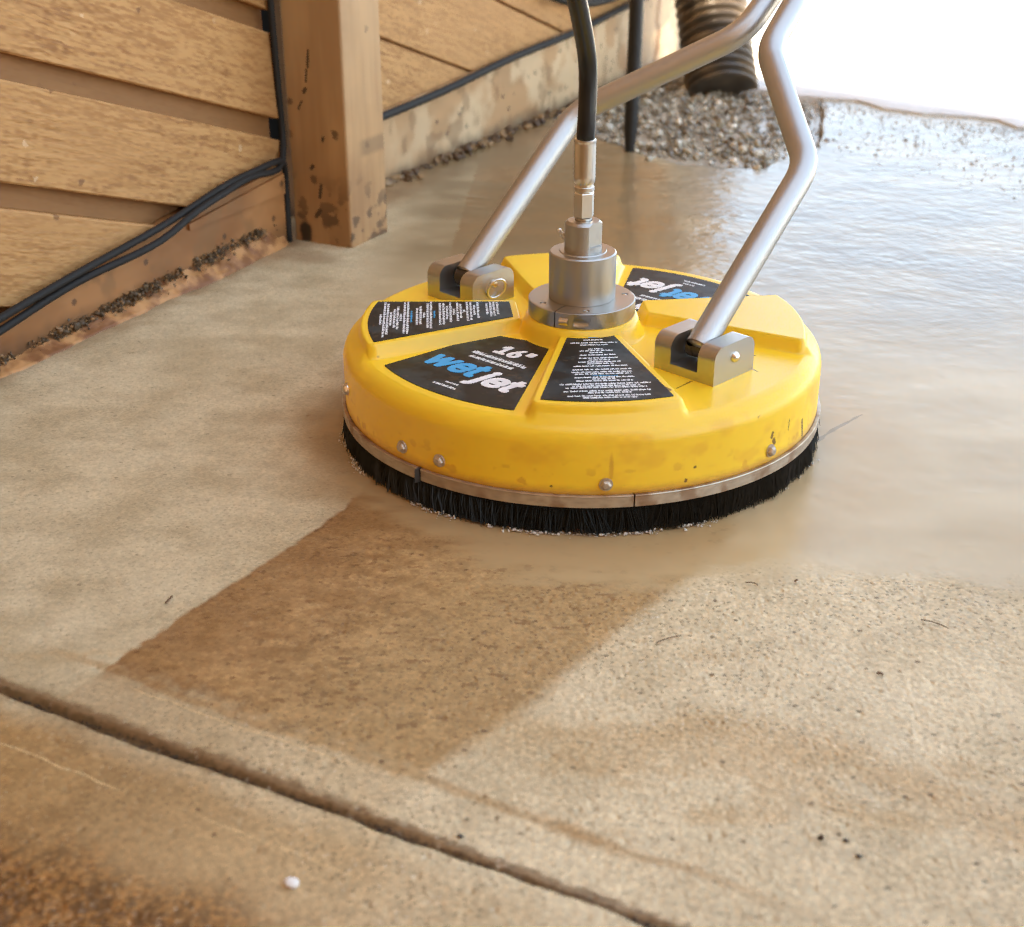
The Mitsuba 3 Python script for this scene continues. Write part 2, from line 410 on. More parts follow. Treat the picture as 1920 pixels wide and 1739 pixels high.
def post_col(p, n, uv):
    s, z = wall_coords(p)
    o = WN_x * p.x + WN_y * p.y
    f = s + o                                                  # runs on round the corner
    c = mix(lin(152, 112, 70), lin(180, 140, 92), smoothstep(0.25, 0.72, 0.8 * fbm(f * 14, z * 7, 2.0) + 0.2 * fbm(f * 170, z * 14, 5.0)))
    c = mix(c, lin(176, 150, 112), 0.35 * smoothstep(0.05, 0.3, z))
    g = fbm(f * 60, z * 60, 3.0)
    low = smoothstep(0.11, 0.02, z)
    c = mix(c, lin(84, 60, 36), 0.8 * low * smoothstep(0.52, 0.66, g))
    d1, _, k = voronoi(f * 34, z * 30)
    c = mix(c, lin(70, 50, 30), 0.7 * smoothstep(0.20, 0.10, d1 + 0.30 * (fbm(f * 130, z * 130, 5.0) - 0.5)) * smoothstep(0.80, 0.86, k) * smoothstep(0.34, 0.2, z))
    # dark blot at the foot, near the wall, and a scratched run above it
    bl = dr.sqrt(dr.square((o + 0.567) * 1.3) + dr.square((z - 0.012) * 0.6)) + 0.012 * (g - 0.5)
    c = mix(c, lin(34, 28, 20), 0.9 * smoothstep(0.013, 0.006, bl))
    for (a, b, w) in (((-0.548, 0.225), (-0.546, 0.245), .0022), ((-0.552, 0.207), (-0.550, 0.221), .0018), ((-0.556, 0.194), (-0.554, 0.197), .0035), ((-0.566, 0.172), (-0.560, 0.182), .002),
                      ((-0.541, 0.062), (-0.538, 0.078), .0028), ((-0.548, 0.036), (-0.542, 0.044), .004), ((-0.532, 0.135), (-0.531, 0.139), .003), ((-0.552, 0.098), (-0.549, 0.101), .003)):
        dx, dz = b[0] - a[0], b[1] - a[1]
        t = dr.clip(((o - a[0]) * dx + (z - a[1]) * dz) / (dx * dx + dz * dz), 0, 1)
        d = dr.sqrt(dr.square(o - a[0] - t * dx) + dr.square(z - a[1] - t * dz)) + 0.002 * (g - 0.5)
        c = mix(c, lin(52, 36, 20), 0.85 * smoothstep(w, w * 0.5, d) * smoothstep(0.378, 0.370, s))
    c = mix(c, lin(122, 94, 62), 0.6 * smoothstep(0.014, 0.006, dr.abs(z - 0.122)) * smoothstep(0.39, 0.41, s))
    return c


scene['post_mat'] = {'type': 'bumpmap', 'scale': 0.0007, 'arbitrary': proc(lambda p, n, uv: fbm((p.x + p.y) * 50, p.z * 12, 2.0) + 0.3 * noise((p.x - p.y) * 300, p.z * 120), 0.0008),
                     'bsdf': {'type': 'principled', 'base_color': proc(post_col), 'roughness': 0.55, 'specular': 0.4}}


def polar(r, deg, z):
    return (r * math.cos(math.radians(deg)), r * math.sin(math.radians(deg)), z)


ZL, ZH, RS = 0.0934, 0.1052, 0.2152
MARKS = [((0.0798, -0.1318, ZL), (0.0925, -0.1162, ZL), 0.0009), ((0.1465, -0.0566, ZL), (0.1507, -0.055, ZL), 0.0011), ((0.1436, -0.0778, ZL), (0.144, -0.079, ZL), 0.0018),
         ((0.1436, -0.0839, ZL), (0.1492, -0.0921, ZL), 0.0009), ((-0.1745, -0.079, 0.095), (-0.1725, -0.077, 0.095), 0.0022), ((0.1583, -0.1467, 0.089), (0.162, -0.1421, 0.089), 0.0014),
         (polar(RS, -42.8, .058), polar(RS, -42.6, .061), 0.0022), (polar(RS, -41.6, .051), polar(RS, -42, .054), 0.0028), (polar(RS, -29, .055), polar(RS, -27.8, .038), 0.0022),
         (polar(RS, -48, .081), polar(RS, -46.6, .084), 0.0013), (polar(RS, -64.6, .052), polar(RS, -64.5, .0522), 0.0017), (polar(RS, -66.6, .041), polar(RS, -66.5, .042), 0.0018),
         (polar(RS, -36.2, .056), polar(RS, -36, .065), 0.0010), (polar(RS, -95.6, .042), polar(RS, -95.5, .0422), 0.0013), (polar(RS, -142.4, .084), polar(RS, -142, .0842), 0.0017),
         (polar(RS, 7.9, .054), polar(RS, 7.3, .048), 0.0012), ((0.066, -0.158, ZH), (0.071, -0.164, ZH), 0.0028)]


def yellow_col(p, n, uv):
    a = dr.atan2(p.y, p.x)
    r = dr.sqrt(p.x * p.x + p.y * p.y)
    c = mix(lin(235, 190, 36), lin(241, 199, 46), fbm(p.x * 14, p.y * 14, p.z * 14))
    side = smoothstep(0.209, 0.2145, r)
    c = mix(c, lin(214, 152, 40), 0.35 * side * smoothstep(0.45, 0.75, fbm(a * 9, p.z * 60, 2.0)))
    g = fbm(p.x * 90, p.y * 90, p.z * 90)
    c = mix(c, lin(196, 136, 44), 0.5 * smoothstep(0.62, 0.74, g) * smoothstep(0.075, 0.04, p.z))
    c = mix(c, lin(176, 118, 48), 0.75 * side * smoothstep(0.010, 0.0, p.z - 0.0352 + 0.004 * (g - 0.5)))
    c = mix(c, lin(188, 128, 40), 0.5 * smoothstep(0.0024, 0.001, dr.sqrt(dr.square(p.x - 0.026) + 0.02 * dr.square(p.z - 0.058) + 0.3 * dr.square(p.y + 0.214))))
    for (A, B, w) in MARKS:
        d = seg_dist(p, A, B) + 0.0012 * (g - 0.5)
        c = mix(c, lin(92, 54, 20), 0.85 * smoothstep(w, w * 0.45, d))
    return c


scene['yellow_mat'] = {'type': 'bumpmap', 'scale': 0.0004, 'arbitrary': proc(lambda p, n, uv: fbm(p.x * 25, p.y * 25, p.z * 25) + 0.12 * noise(p.x * 700, p.y * 700, p.z * 700), 0.0008),
                       'bsdf': {'type': 'principled', 'base_color': proc(yellow_col), 'roughness': 0.30, 'specular': 0.55}}


def rusty(p, n, uv):
    a = dr.atan2(p.y, p.x)
    g = fbm(a * 30, p.z * 300, 1.0)
    return mix(mix(lin(168, 150, 128), lin(206, 194, 176), g), lin(132, 88, 50), 0.55 * smoothstep(0.5, 0.72, fbm(a * 14, p.z * 40, 4.0)))


scene['band_mat'] = {'type': 'twosided', 'bsdf': {'type': 'principled', 'base_color': proc(rusty), 'metallic': 0.75, 'roughness': 0.38}}
scene['aluminium_mat'] = {'type': 'bumpmap', 'scale': 0.00006, 'arbitrary': proc(lambda p, n, uv: noise(p.x * 900, p.y * 900, p.z * 900), 0.0004),
                          'bsdf': {'type': 'principled', 'base_color': {'type': 'rgb', 'value': [0.50, 0.48, 0.445]}, 'metallic': 1.0, 'roughness': 0.36}}
scene['tube_mat'] = {'type': 'principled', 'base_color': {'type': 'rgb', 'value': [0.53, 0.515, 0.49]}, 'metallic': 1.0, 'roughness': 0.44}
scene['steel_mat'] = {'type': 'principled', 'base_color': {'type': 'rgb', 'value': [0.76, 0.72, 0.66]}, 'metallic': 1.0, 'roughness': 0.2}
scene['dark_steel_mat'] = {'type': 'principled', 'base_color': {'type': 'rgb', 'value': [0.10, 0.09, 0.08]}, 'metallic': 0.8, 'roughness': 0.4}
scene['rubber_mat'] = {'type': 'principled', 'base_color': {'type': 'rgb', 'value': [0.008, 0.009, 0.010]}, 'roughness': 0.30, 'specular': 0.5}
scene['cable_mat'] = {'type': 'principled', 'base_color': {'type': 'rgb', 'value': [0.024, 0.022, 0.019]}, 'roughness': 0.6, 'specular': 0.2}
scene['bristle_mat'] = {'type': 'twosided', 'bsdf': {'type': 'principled', 'base_color': {'type': 'rgb', 'value': [0.022, 0.022, 0.019]}, 'roughness': 0.45, 'specular': 0.22}}
scene['pipe_mat'] = {'type': 'bumpmap', 'scale': 0.0006, 'arbitrary': proc(lambda p, n, uv: fbm(p.x * 120, p.y * 120, p.z * 120), 0.001),
                     'bsdf': {'type': 'principled', 'base_color': {'type': 'rgb', 'value': [0.020, 0.019, 0.017]}, 'roughness': 0.45, 'specular': 0.4}}
scene['corrugated_mat'] = {'type': 'principled', 'base_color': proc(lambda p, n, uv: mix([0.030, 0.028, 0.025], lin(150, 122, 84), 0.12 + 0.6 * smoothstep(0.42, 0.7, fbm(p.x * 11, p.y * 11, p.z * 11)))), 'roughness': 0.32, 'specular': 0.5}


def sticker(p, n, uv):
    g = fbm(p.x * 50, p.y * 50, 3.0)
    c = mix([0.008, 0.009, 0.009], [0.020, 0.030, 0.034], smoothstep(0.4, 0.7, g))
    return mix(c, lin(120, 96, 60), 0.12 * smoothstep(0.66, 0.78, fbm(p.x * 160, p.y * 160, 1.0)))


scene['sticker_mat'] = {'type': 'principled', 'base_color': proc(sticker), 'roughness': 0.42, 'specular': 0.25}
scene['print_white_mat'] = {'type': 'principled', 'base_color': {'type': 'rgb', 'value': [0.78, 0.78, 0.77]}, 'roughness': 0.35}
scene['print_grey_mat'] = {'type': 'principled', 'base_color': {'type': 'rgb', 'value': [0.74, 0.76, 0.77]}, 'roughness': 0.35}
scene['print_blue_mat'] = {'type': 'principled', 'base_color': {'type': 'rgb', 'value': lin(38, 160, 214)}, 'roughness': 0.35}
scene['gravel_mat'] = {'type': 'principled', 'base_color': {'type': 'mesh_attribute', 'name': 'vertex_color'}, 'roughness': 0.30, 'specular': 0.5}
scene['mud_mat'] = {'type': 'principled', 'base_color': {'type': 'mesh_attribute', 'name': 'vertex_color'}, 'roughness': 0.5, 'specular': 0.4}
scene['clay_mat'] = {'type': 'bumpmap', 'scale': 0.002, 'arbitrary': proc(lambda p, n, uv: fbm(p.x * 120, p.y * 120, p.z * 120), 0.001),
                     'bsdf': {'type': 'principled', 'base_color': proc(lambda p, n, uv: mix(lin(128, 82, 42), lin(190, 138, 84), smoothstep(0.3, 0.7, fbm(p.x * 60, p.y * 60, p.z * 60)))), 'roughness': 0.6}}
scene['dark_mat'] = {'type': 'principled', 'base_color': {'type': 'rgb', 'value': [0.014, 0.012, 0.010]}, 'roughness': 0.8, 'specular': 0.1}
scene['soil_mat'] = {'type': 'principled', 'base_color': proc(lambda p, n, uv: mix(lin(138, 130, 114), lin(176, 168, 150), fbm(p.x * 25, p.y * 25))), 'roughness': 0.3, 'specular': 0.5}
scene['driveway_mat'] = {'type': 'principled', 'base_color': proc(lambda p, n, uv: mix(lin(200, 199, 194), lin(216, 215, 210), 0.6 * fbm(p.x * 3, p.y * 3) + 0.4 * noise(p.x * 150, p.y * 150))), 'roughness': 0.7}
scene['field_mat'] = {'type': 'principled', 'base_color': proc(lambda p, n, uv: mix(lin(128, 118, 92), lin(150, 140, 112), fbm(p.x * 0.4, p.y * 0.4))), 'roughness': 0.85}
scene['twig_mat'] = {'type': 'principled', 'base_color': {'type': 'rgb', 'value': lin(104, 74, 44)}, 'roughness': 0.6}
scene['foam_mat'] = {'type': 'principled', 'base_color': {'type': 'rgb', 'value': [0.62, 0.57, 0.48]}, 'roughness': 0.15, 'specular': 0.5}
scene['chip_mat'] = {'type': 'principled', 'base_color': {'type': 'rgb', 'value': [0.72, 0.66, 0.58]}, 'roughness': 0.4}
scene['pebble_mat'] = {'type': 'principled', 'base_color': {'type': 'rgb', 'value': lin(66, 54, 40)}, 'roughness': 0.5}
scene['roof_mat'] = {'type': 'principled', 'base_color': {'type': 'rgb', 'value': lin(92, 80, 70)}, 'roughness': 0.8}

# ---------------------------------------------------------------- ground, driveway, walkway slabs
MD = np.array([0.623, 0.782])                                 # across the edge of the sunlit driveway
MT = np.array([0.782, -0.623])
ME = 1.481

th = np.linspace(0, 2 * np.pi, 49)[:-1]
g = polymesh(sg.Polygon(np.c_[120 * np.cos(th), 120 * np.sin(th)]), -0.06)
add('ground', g, 'field_mat', kind='structure', label='bare open ground reaching away beyond the driveway')

# soil bed under the gravel
bed = polymesh(sg.Polygon([(-1.2, 0.7), (4.0, -2.2), (4.3, -0.9), (0.0, 2.45), (-0.6, 2.6)]), -0.011)
add('gravel_bed', bed, 'soil_mat', kind='structure', label='wet soil bed under the loose gravel')

tt = np.linspace(-3.0, 6.0, 361)
jag = (meshkit.fbm(np.c_[tt * 9, tt * 0, tt * 0], 4, 3) - 0.5) * 0.10 + (meshkit.fbm(np.c_[tt * 60, tt * 0, tt * 0], 2, 5) - 0.5) * 0.02
edge = MT * tt[:, None] + MD * (ME + 0.01 + jag[:, None])
rows = [(edge + MD * 0.0, -0.03), (edge + MD * 0.004, 0.004), (edge + MD * 0.03, 0.010), (MT * (tt[:, None] * 1.0) + MD * 3.0, 0.012), (MT * (tt[:, None] * 6 - 6) + MD * 60, 0.02)]
V = np.vstack([np.c_[r, np.full(len(r), z)] for r, z in rows])
n = len(tt)
i, j = np.meshgrid(np.arange(len(rows) - 1), np.arange(n - 1), indexing='ij')
Q = np.stack([i * n + j, i * n + j + 1, (i + 1) * n + j + 1, (i + 1) * n + j], -1).reshape(-1, 4)
dm = trimesh.Trimesh(V, np.vstack([Q[:, [0, 1, 2]], Q[:, [0, 2, 3]]]), process=False)
if dm.face_normals[:, 2].mean() < 0:
    dm.faces = dm.faces[:, ::-1]
add('driveway', dm, 'driveway_mat', 30, kind='structure', label='pale driveway in full sun beyond the gravel')


def nonuni(lo, hi, pieces):
    """sorted coordinates: pieces = [(from, to, step)]"""
    out = [np.arange(a, b, s) for a, b, s in pieces]
    return np.unique(np.clip(np.r_[lo, np.concatenate(out), hi], lo, hi))


BACK = [(-0.10, 1.42), (0.03, 1.20), (0.089, 1.076), (0.198, 1.028), (0.28, 1.00), (0.35, 1.10), (0.40, 1.24), (0.46, 1.60), (0.674, 1.460), (1.2, 1.04), (2.2, 0.244), (4.0, -1.19)]


def slab(b_lo, b_hi, bs, as_):
    A, B = np.meshgrid(as_, bs, indexing='ij')
    X = A * JD[0] + B * JN[0]
    Y = A * JD[1] + B * JN[1]
    P3 = np.stack([X, Y, 0 * X], -1)
    z = (meshkit.fbm(P3 * [6, 6, 1], 3, 2) - 0.5) * 0.0016
    rag = (meshkit.fbm(P3 * 45, 3, 4) - 0.5) * 0.006
    d = np.abs(B - JB + 0.003 * (meshkit.noise(P3 * 5, 8) - 0.5)) + rag
    depth = 0.0040 * (1 - 0.55 * np.clip((A - 0.05) / 0.2, 0, 1))
    t = np.clip(1 - d / (0.0062 * (1 - 0.5 * np.clip(A / 0.22, 0, 1))), 0, 1)
    z -= depth * t * t * (3 - 2 * t) * 1.25
    by = np.interp(X, [q[0] for q in BACK], [q[1] for q in BACK]) + (meshkit.fbm(P3 * 8, 3, 6) - 0.5) * 0.10
    e = np.clip((Y - by) / 0.05 + 0.3, 0, 1)
    z -= 0.05 * e * e
    V = np.stack([X, Y, z], -1).reshape(-1, 3)
    na, nb = A.shape
    i, j = np.meshgrid(np.arange(na - 1), np.arange(nb - 1), indexing='ij')
    q = np.stack([i * nb + j, (i + 1) * nb + j, (i + 1) * nb + j + 1, i * nb + j + 1], -1).reshape(-1, 4)
    ctr = V[q].mean(1)
    keep = (ctr @ WN > -0.75) & (ctr[:, 2] > -0.045) & (ctr[:, :2] @ MD < ME + 0.05)
    q = q[keep]
    m = trimesh.Trimesh(V, np.vstack([q[:, [0, 1, 2]], q[:, [0, 2, 3]]]), process=False)
    m.remove_unreferenced_vertices()
    return m


as_main = nonuni(-3.0, 4.5, [(-3.0, -0.6, 0.05), (-0.6, 0.6, 0.005), (0.6, 1.4, 0.02), (1.4, 4.5, 0.06)])
bs_main = nonuni(JB, 3.2, [(JB, JB + 0.03, 0.0014), (JB + 0.03, JB + 0.2, 0.008), (JB + 0.2, 1.6, 0.012), (1.6, 3.2, 0.06)])
bs_front = nonuni(-3.5, JB, [(-3.5, JB - 0.2, 0.06), (JB - 0.2, JB - 0.03, 0.008), (JB - 0.03, JB, 0.0014)])
add('walkway__slab', slab(JB, 3.2, bs_main, as_main), 'concrete_mat', True, label='washed wet concrete slab under the cleaner')
add('walkway__slab', slab(-3.5, JB, bs_front, as_main), 'concrete_mat', True, label='brown unwashed slab in front of the joint')
note('walkway', 'wet concrete walkway, half washed clean, with one dark joint across it', kind='structure')

# grit in the joint
N = 2600
a = rng.uniform(-0.75, 0.42, N)
b = JB + rng.normal(0, 0.0026, N)
pts = np.c_[a * JD[0] + b * JN[0], a * JD[1] + b * JN[1], -0.0042 + 0.0016 * rng.random(N) + 0.0020 * np.clip((a - 0.05) / 0.2, 0, 1)]
tone = rng.uniform(0.5, 1.2, (N, 1)) * np.array([lin(70, 52, 32)])
mesh, col = blobs(pts, rng.uniform(0.0003, 0.0010, N), ICO0, 0.3, tone, 1.0, 3)
add('walkway__joint_grit', mesh, 'mud_mat', color=col, kind='stuff')

# ---------------------------------------------------------------- gravel
N = 22000
cand = np.c_[rng.uniform(-0.25, 2.6, N * 6), rng.uniform(-0.9, 2.6, N * 6)]  # over the whole bed
by = np.interp(cand[:, 0], [q[0] for q in BACK], [q[1] for q in BACK])
depth = cand[:, 1] - by
m = cand @ MD
flood = np.clip((cand[:, 0] - 0.27 + 0.10 * (meshkit.noise(np.c_[cand * 9, cand[:, 0]], 3) - 0.5)) / 0.22, 0, 1)   # the side that lies under water
dens = (1 - flood) * np.clip(depth / 0.10 + 0.3, 0, 1) + flood * np.clip((m - 1.00) / 0.45, 0, 1) ** 1.3 * 0.7
near = (cand[:, 0] > 1.1)
keep = (rng.random(len(cand)) < dens * np.where(near, 0.4, 1)) & (m < ME + 0.0 + 0.03 * rng.random(len(cand))) & (cand @ WN[:2] > -0.60) & ((depth > -0.05) | (flood > 0.3))
flood = flood[keep][:N]
cand = cand[keep][:N]
sz = rng.gamma(2.2, 0.00145, len(cand)).clip(0.0014, 0.010) * (1 - 0.45 * flood)
dd = cand[:, 1] - np.interp(cand[:, 0], [q[0] for q in BACK], [q[1] for q in BACK])
z = np.where(dd > 0.02, -0.013, -0.001) + sz * 0.25 + rng.random(len(cand)) * 0.010 * (dd > 0.05)
z = np.where((flood > rng.random(len(cand)) * 0.8) & (dd < 0.05), -sz * rng.uniform(0.35, 0.72, len(cand)) + 0.001, z)
pal = np.array([lin(168, 154, 126), lin(140, 128, 104), lin(112, 100, 80), lin(210, 200, 176), lin(140, 132, 118), lin(112, 90, 60), lin(222, 212, 190)])
cols = (1 - 0.7 * flood[:, None]) * pal[rng.choice(len(pal), len(cand), p=[.22, .18, .2, .14, .12, .08, .06])] * rng.uniform(0.7, 1.2, (len(cand), 1)) + 0.7 * flood[:, None] * np.array([lin(176, 175, 168)])
mesh, col = blobs(np.c_[cand, z], sz, ICO1, 0.16, cols, 0.9, 11)
add('gravel', mesh, 'gravel_mat', True, color=col, kind='stuff', label='wet tan and grey gravel at the end of the concrete', category='gravel')

# ---------------------------------------------------------------- timber walls
PITCHB, TAN = 0.125, math.tan(math.radians(18.6))


def board_profile(groove):
    f = PITCHB - groove
    r = 0.0016
    if groove > 0.01:
        return [(0.0005, -0.022), (0.0005, -r), (0.0005 + r, 0), (f - r, 0), (f + 0.0004, -r), (f + 0.002, -0.016), (PITCHB + 0.004, -0.0165), (PITCHB + 0.004, -0.022)]
    return [(0.0005, -0.022), (0.0005, -r), (0.0005 + r, 0), (f - r, 0), (f, -r), (f, -0.008), (PITCHB, -0.008), (PITCHB, -0.022)]


def siding(wall, off, s0, s1, z_of, top, groove, q_ref, ends=None, label_of=None):
    """diagonal boards clipped to the wall from its skirt to its top; each board is a part"""
    cs = m3.CrossSection([board_profile(groove)[::-1]])
    low = min(z_of(s0), z_of(s1)) - 0.01
    ex, ey = WD * CB - UP * SB, WD * SB + UP * CB            # along a board, across a board
    k0 = int(math.floor((s0 * SB + low * CB - q_ref) / PITCHB)) - 1
    k1 = int(math.ceil((s1 * SB + top * CB - q_ref) / PITCHB)) + 1
    for k in range(k0, k1 + 1):
        body = m3.Manifold.extrude(cs, 9.0)                   # profile (across, depth), extruded along
        m = tri(body)
        v = np.asarray(m.vertices)
        q, dpt, tl = v[:, 0] + q_ref + k * PITCHB, v[:, 1], v[:, 2] - 4.5
        w = np.stack([tl * CB + q * SB, dpt, -tl * SB + q * CB], 1)   # (s, depth, z)
        mm = trimesh.Trimesh(w, m.faces, process=False)
        if mm.volume < 0:
            mm.faces = mm.faces[:, ::-1]
        e = s1 if ends is None else ends(k)
        low_edge = [(t, z_of(t)) for t in sorted({s0, e, *[u for u in (-0.7, -0.134, 0.151, 0.25) if s0 < u < e]})]
        clip = m3.Manifold.extrude(m3.CrossSection([low_edge + [(e, top), (s0, top)]]), 0.2).translate([0, 0, -0.1])
        c = tri(clip)
        cv = np.asarray(c.vertices)
        cm = trimesh.Trimesh(np.stack([cv[:, 0], cv[:, 2], cv[:, 1]], 1), c.faces[:, ::-1], process=False)
        if cm.volume < 0:
            cm.faces = cm.faces[:, ::-1]
        out = man(mm) ^ man(cm)
        if out.num_tri() == 0:
            continue
        o = tri(out)
        vv = np.asarray(o.vertices)
        o.vertices = WD * vv[:, :1] + WN * (off + vv[:, 1:2]) + UP * vv[:, 2:3]
        o.faces = o.faces[:, ::-1]
        if o.volume < 0:
            o.faces = o.faces[:, ::-1]
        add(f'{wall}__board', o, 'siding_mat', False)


OFF_N, OFF_F, TOP = -0.592, -0.640, 2.65
zc_s = np.array([-2.3, -0.7, -0.134, -0.013, 0.112, 0.151, 0.221, 0.296, 0.40])
zc_z = np.array([0.0, 0.002, 0.040, 0.058, 0.074, 0.085, 0.095, 0.101, 0.101])


qn = -0.077 * SB + 0.305 * CB                                 # lower edge of one near board


def near_ends(k):
    return {2: 0.355, 1: 0.3605, 0: 0.362, -1: 0.361}.get(k, 0.3575)


def z_line_near(s):
    return float(np.interp(s, [-2.3, -0.7, -0.134, 0.15, 0.36], [0.004, 0.004, 0.043, 0.084, 0.101]))


siding('siding_wall', OFF_N, -2.15, 0.357, z_line_near, TOP, 0.026, qn, near_ends)
qf = 0.69 * SB + 0.208 * CB
siding('siding_wall_001', OFF_F, 0.455, 2.16, lambda s: 0.108 + (s - 0.70) * 0.046, TOP, 0.004, qf)


def wall_box(s0, s1, o0, o1, z0, z1, r=0.002):
    m = rbox(s1 - s0, o1 - o0, z1 - z0, r)
    return frame(m, WD * (s0 + s1) / 2 + WN * (o0 + o1) / 2 + UP * (z0 + z1) / 2, WD, WN, UP)


def wedge_board(s0, s1, o0, o1, z0, za, zb):
    m = m3.Manifold.extrude(m3.CrossSection([[(s0, z0), (s1, z0), (s1, zb), (s0, za)]]), o1 - o0)
    t = tri(m)
    v = np.asarray(t.vertices)
    t.vertices = WD * v[:, :1] + WN * (o0 + v[:, 2:3]) + UP * v[:, 1:2]
    if t.volume < 0:
        t.faces = t.faces[:, ::-1]
    return t


# near skirt: a lower board whose top edge follows the siding
xs = [-2.15, -0.7, -0.134, 0.15, 0.352]
skp = [(x, -0.02) for x in (xs[0], xs[-1])] + [(x, z_line_near(x) - 0.0012) for x in xs[::-1]]
sk2 = tri(m3.Manifold.extrude(m3.CrossSection([skp]), 0.028))
v = np.asarray(sk2.vertices)
sk2.vertices = WD * v[:, :1] + WN * (OFF_N - 0.022 + v[:, 2:3]) + UP * v[:, 1:2]
if sk2.volume < 0:
    sk2.faces = sk2.faces[:, ::-1]
add('siding_wall__skirt_board', sk2, 'skirt_mat')
add('siding_wall__skirt_lip', wedge_board(0.16, 0.350, OFF_N + 0.006, OFF_N + 0.010, 0.066, 0.0735, 0.092), 'skirt_mat')
add('siding_wall__backing', wall_box(-2.15, 0.3695, OFF_N - 0.15, OFF_N - 0.0235, -0.05, TOP), 'dark_mat')  # near-black panel stands for the dark void behind the gap
note('siding_wall', 'tan rough-sawn diagonal board wall left of the post, boards parted by wide channels', 'wall')
add('siding_wall_001__skirt_board', wedge_board(0.455, 2.16, OFF_F - 0.03, OFF_F + 0.006, -0.04, 0.096, 0.174), 'skirt_mat')
add('siding_wall_001__backing', wall_box(0.455, 2.155, OFF_F - 0.15, OFF_F - 0.0235, -0.05, TOP), 'dark_mat')
add('siding_wall_001__corner_board', wall_box(2.162, 2.20, OFF_F - 0.15, OFF_F + 0.012, -0.04, TOP), 'skirt_mat')
note('siding_wall_001', 'tan board wall right of the post with fine joints and a mud-splashed pale skirt', 'wall')

# post
pm = rbox(0.0889, 0.0889, TOP + 0.03, 0.0035, 12)
pm = trimesh.remesh.subdivide_to_size(pm.vertices, pm.faces, 0.25)
pm = trimesh.Trimesh(*pm[:2], process=False)
lean = np.array([0.004, 0, 0])
o = WD * 0.4125 + WN * (-0.5405) + UP * (TOP / 2 - 0.015)
add('wooden_post', frame(pm, o, WD, WN, UP), 'post_mat', 30, label='square tan painted timber post with chipped muddy foot between the two wall sections', category='post')

# eave over the walls (out of the frame) and an unseen wing added to cast the shade
ev = wall_box(-2.4, 2.4, -1.3, -0.30, TOP + 0.02, TOP + 0.10, 0.004)
add('eave', ev, 'roof_mat', label='shallow eave board along the top of the timber walls', category='eave')
WC = -2.2
c0 = MT * (-0.47) + MD * WC
wing_o = np.r_[MT * (-0.45 + 3.9) + MD * (WC - 2.0), 0]
WH = 4.95
add('added_wing__wall', frame(rbox(7.8, 4.0, WH, 0.01), wing_o + UP * (WH / 2 - 0.05), np.r_[MT, 0], np.r_[MD, 0], UP), 'siding_mat')
rf = trimesh.Trimesh([[-4.0, 2.05, 0], [4.0, 2.05, 0], [4.0, -2.05, 0], [-4.0, -2.05, 0], [-4.0, -1.0, .55], [4.0, -1.0, .55], [-4, 2.05, -.08], [4, 2.05, -.08], [4, -2.05, -.08], [-4, -2.05, -.08]],
                     [[0, 1, 5], [0, 5, 4], [3, 4, 5], [3, 5, 2], [0, 4, 3], [1, 2, 5], [6, 8, 7], [6, 9, 8], [0, 6, 7], [0, 7, 1], [1, 7, 8], [1, 8, 2], [2, 8, 9], [2, 9, 3], [3, 9, 6], [3, 6, 0]], process=False)
add('added_wing__roof', frame(rf, wing_o + UP * (WH + 0.04), np.r_[MT, 0], np.r_[MD, 0], UP), 'roof_mat')
note('added_wing', 'unseen tan house wing behind the camera that shades the walkway', 'blocker')

# ---------------------------------------------------------------- clay ledge and mud at the foot of the near wall
ss = np.linspace(-0.55, 0.345, 360)
prof_t = np.linspace(0, 1, 12)
S_, Tt = np.meshgrid(ss, prof_t, indexing='ij')
hz = np.interp(S_, [-0.55, -0.14, 0.30, 0.345], [0.0, 0.006, 0.024, 0.014])
wd_ = np.interp(S_, [-0.55, -0.14, 0.20, 0.345], [0.026, 0.026, 0.022, 0.010])
P3 = np.stack([S_, Tt * 0.03, 0 * S_], -1)
nz = meshkit.fbm(P3 * 60, 4, 9) - 0.5
oo = OFF_N + 0.003 + wd_ * Tt * (1 + 0.5 * (meshkit.fbm(P3 * [25, 0, 0], 3, 12) - 0.5))
zz = hz * (1 - Tt ** 1.3) * (1 + 0.8 * nz) + 0.006 * nz * (1 - Tt) - 0.004 * (Tt > 0.97)
V = WD * S_.reshape(-1, 1) + WN * oo.reshape(-1, 1) + UP * zz.reshape(-1, 1)
na, nb = S_.shape
i, j = np.meshgrid(np.arange(na - 1), np.arange(nb - 1), indexing='ij')
q = np.stack([i * nb + j, i * nb + j + 1, (i + 1) * nb + j + 1, (i + 1) * nb + j], -1).reshape(-1, 4)
cm = trimesh.Trimesh(V, np.vstack([q[:, [0, 1, 2]], q[:, [0, 2, 3]]]), process=False)
if cm.face_normals[:, 2].mean() < 0:
    cm.faces = cm.faces[:, ::-1]
add('clay_ledge', cm, 'clay_mat', True, kind='stuff', label='orange clay and dirt banked along the foot of the left wall', category='dirt')
N = 6000
s_ = rng.uniform(-0.5, 0.335, N)
dn = meshkit.fbm(np.c_[s_ * 26, 0 * s_, 0 * s_], 3, 21)
s_ = s_[dn + 0.2 * rng.random(N) > 0.46]
N = len(s_)
top = np.interp(s_, [-0.55, -0.14, 0.30, 0.345], [0.004, 0.010, 0.031, 0.026])
k = np.abs(rng.normal(0, 0.004, N))
pts = WD * s_[:, None] + WN * (OFF_N + 0.004 + k + 0.002)[:, None] + UP * (top - k * 0.8 + rng.normal(0, 0.0022, N))[:, None]
cols = np.where(rng.random((N, 1)) < 0.75, [lin(88, 70, 46)], [lin(140, 106, 66)]) * rng.uniform(0.6, 1.3, (N, 1))
mesh, col = blobs(pts, rng.gamma(1.2, 0.0008, N).clip(0.0004, 0.0046), ICO0, 0.4, cols, 0.7, 5)
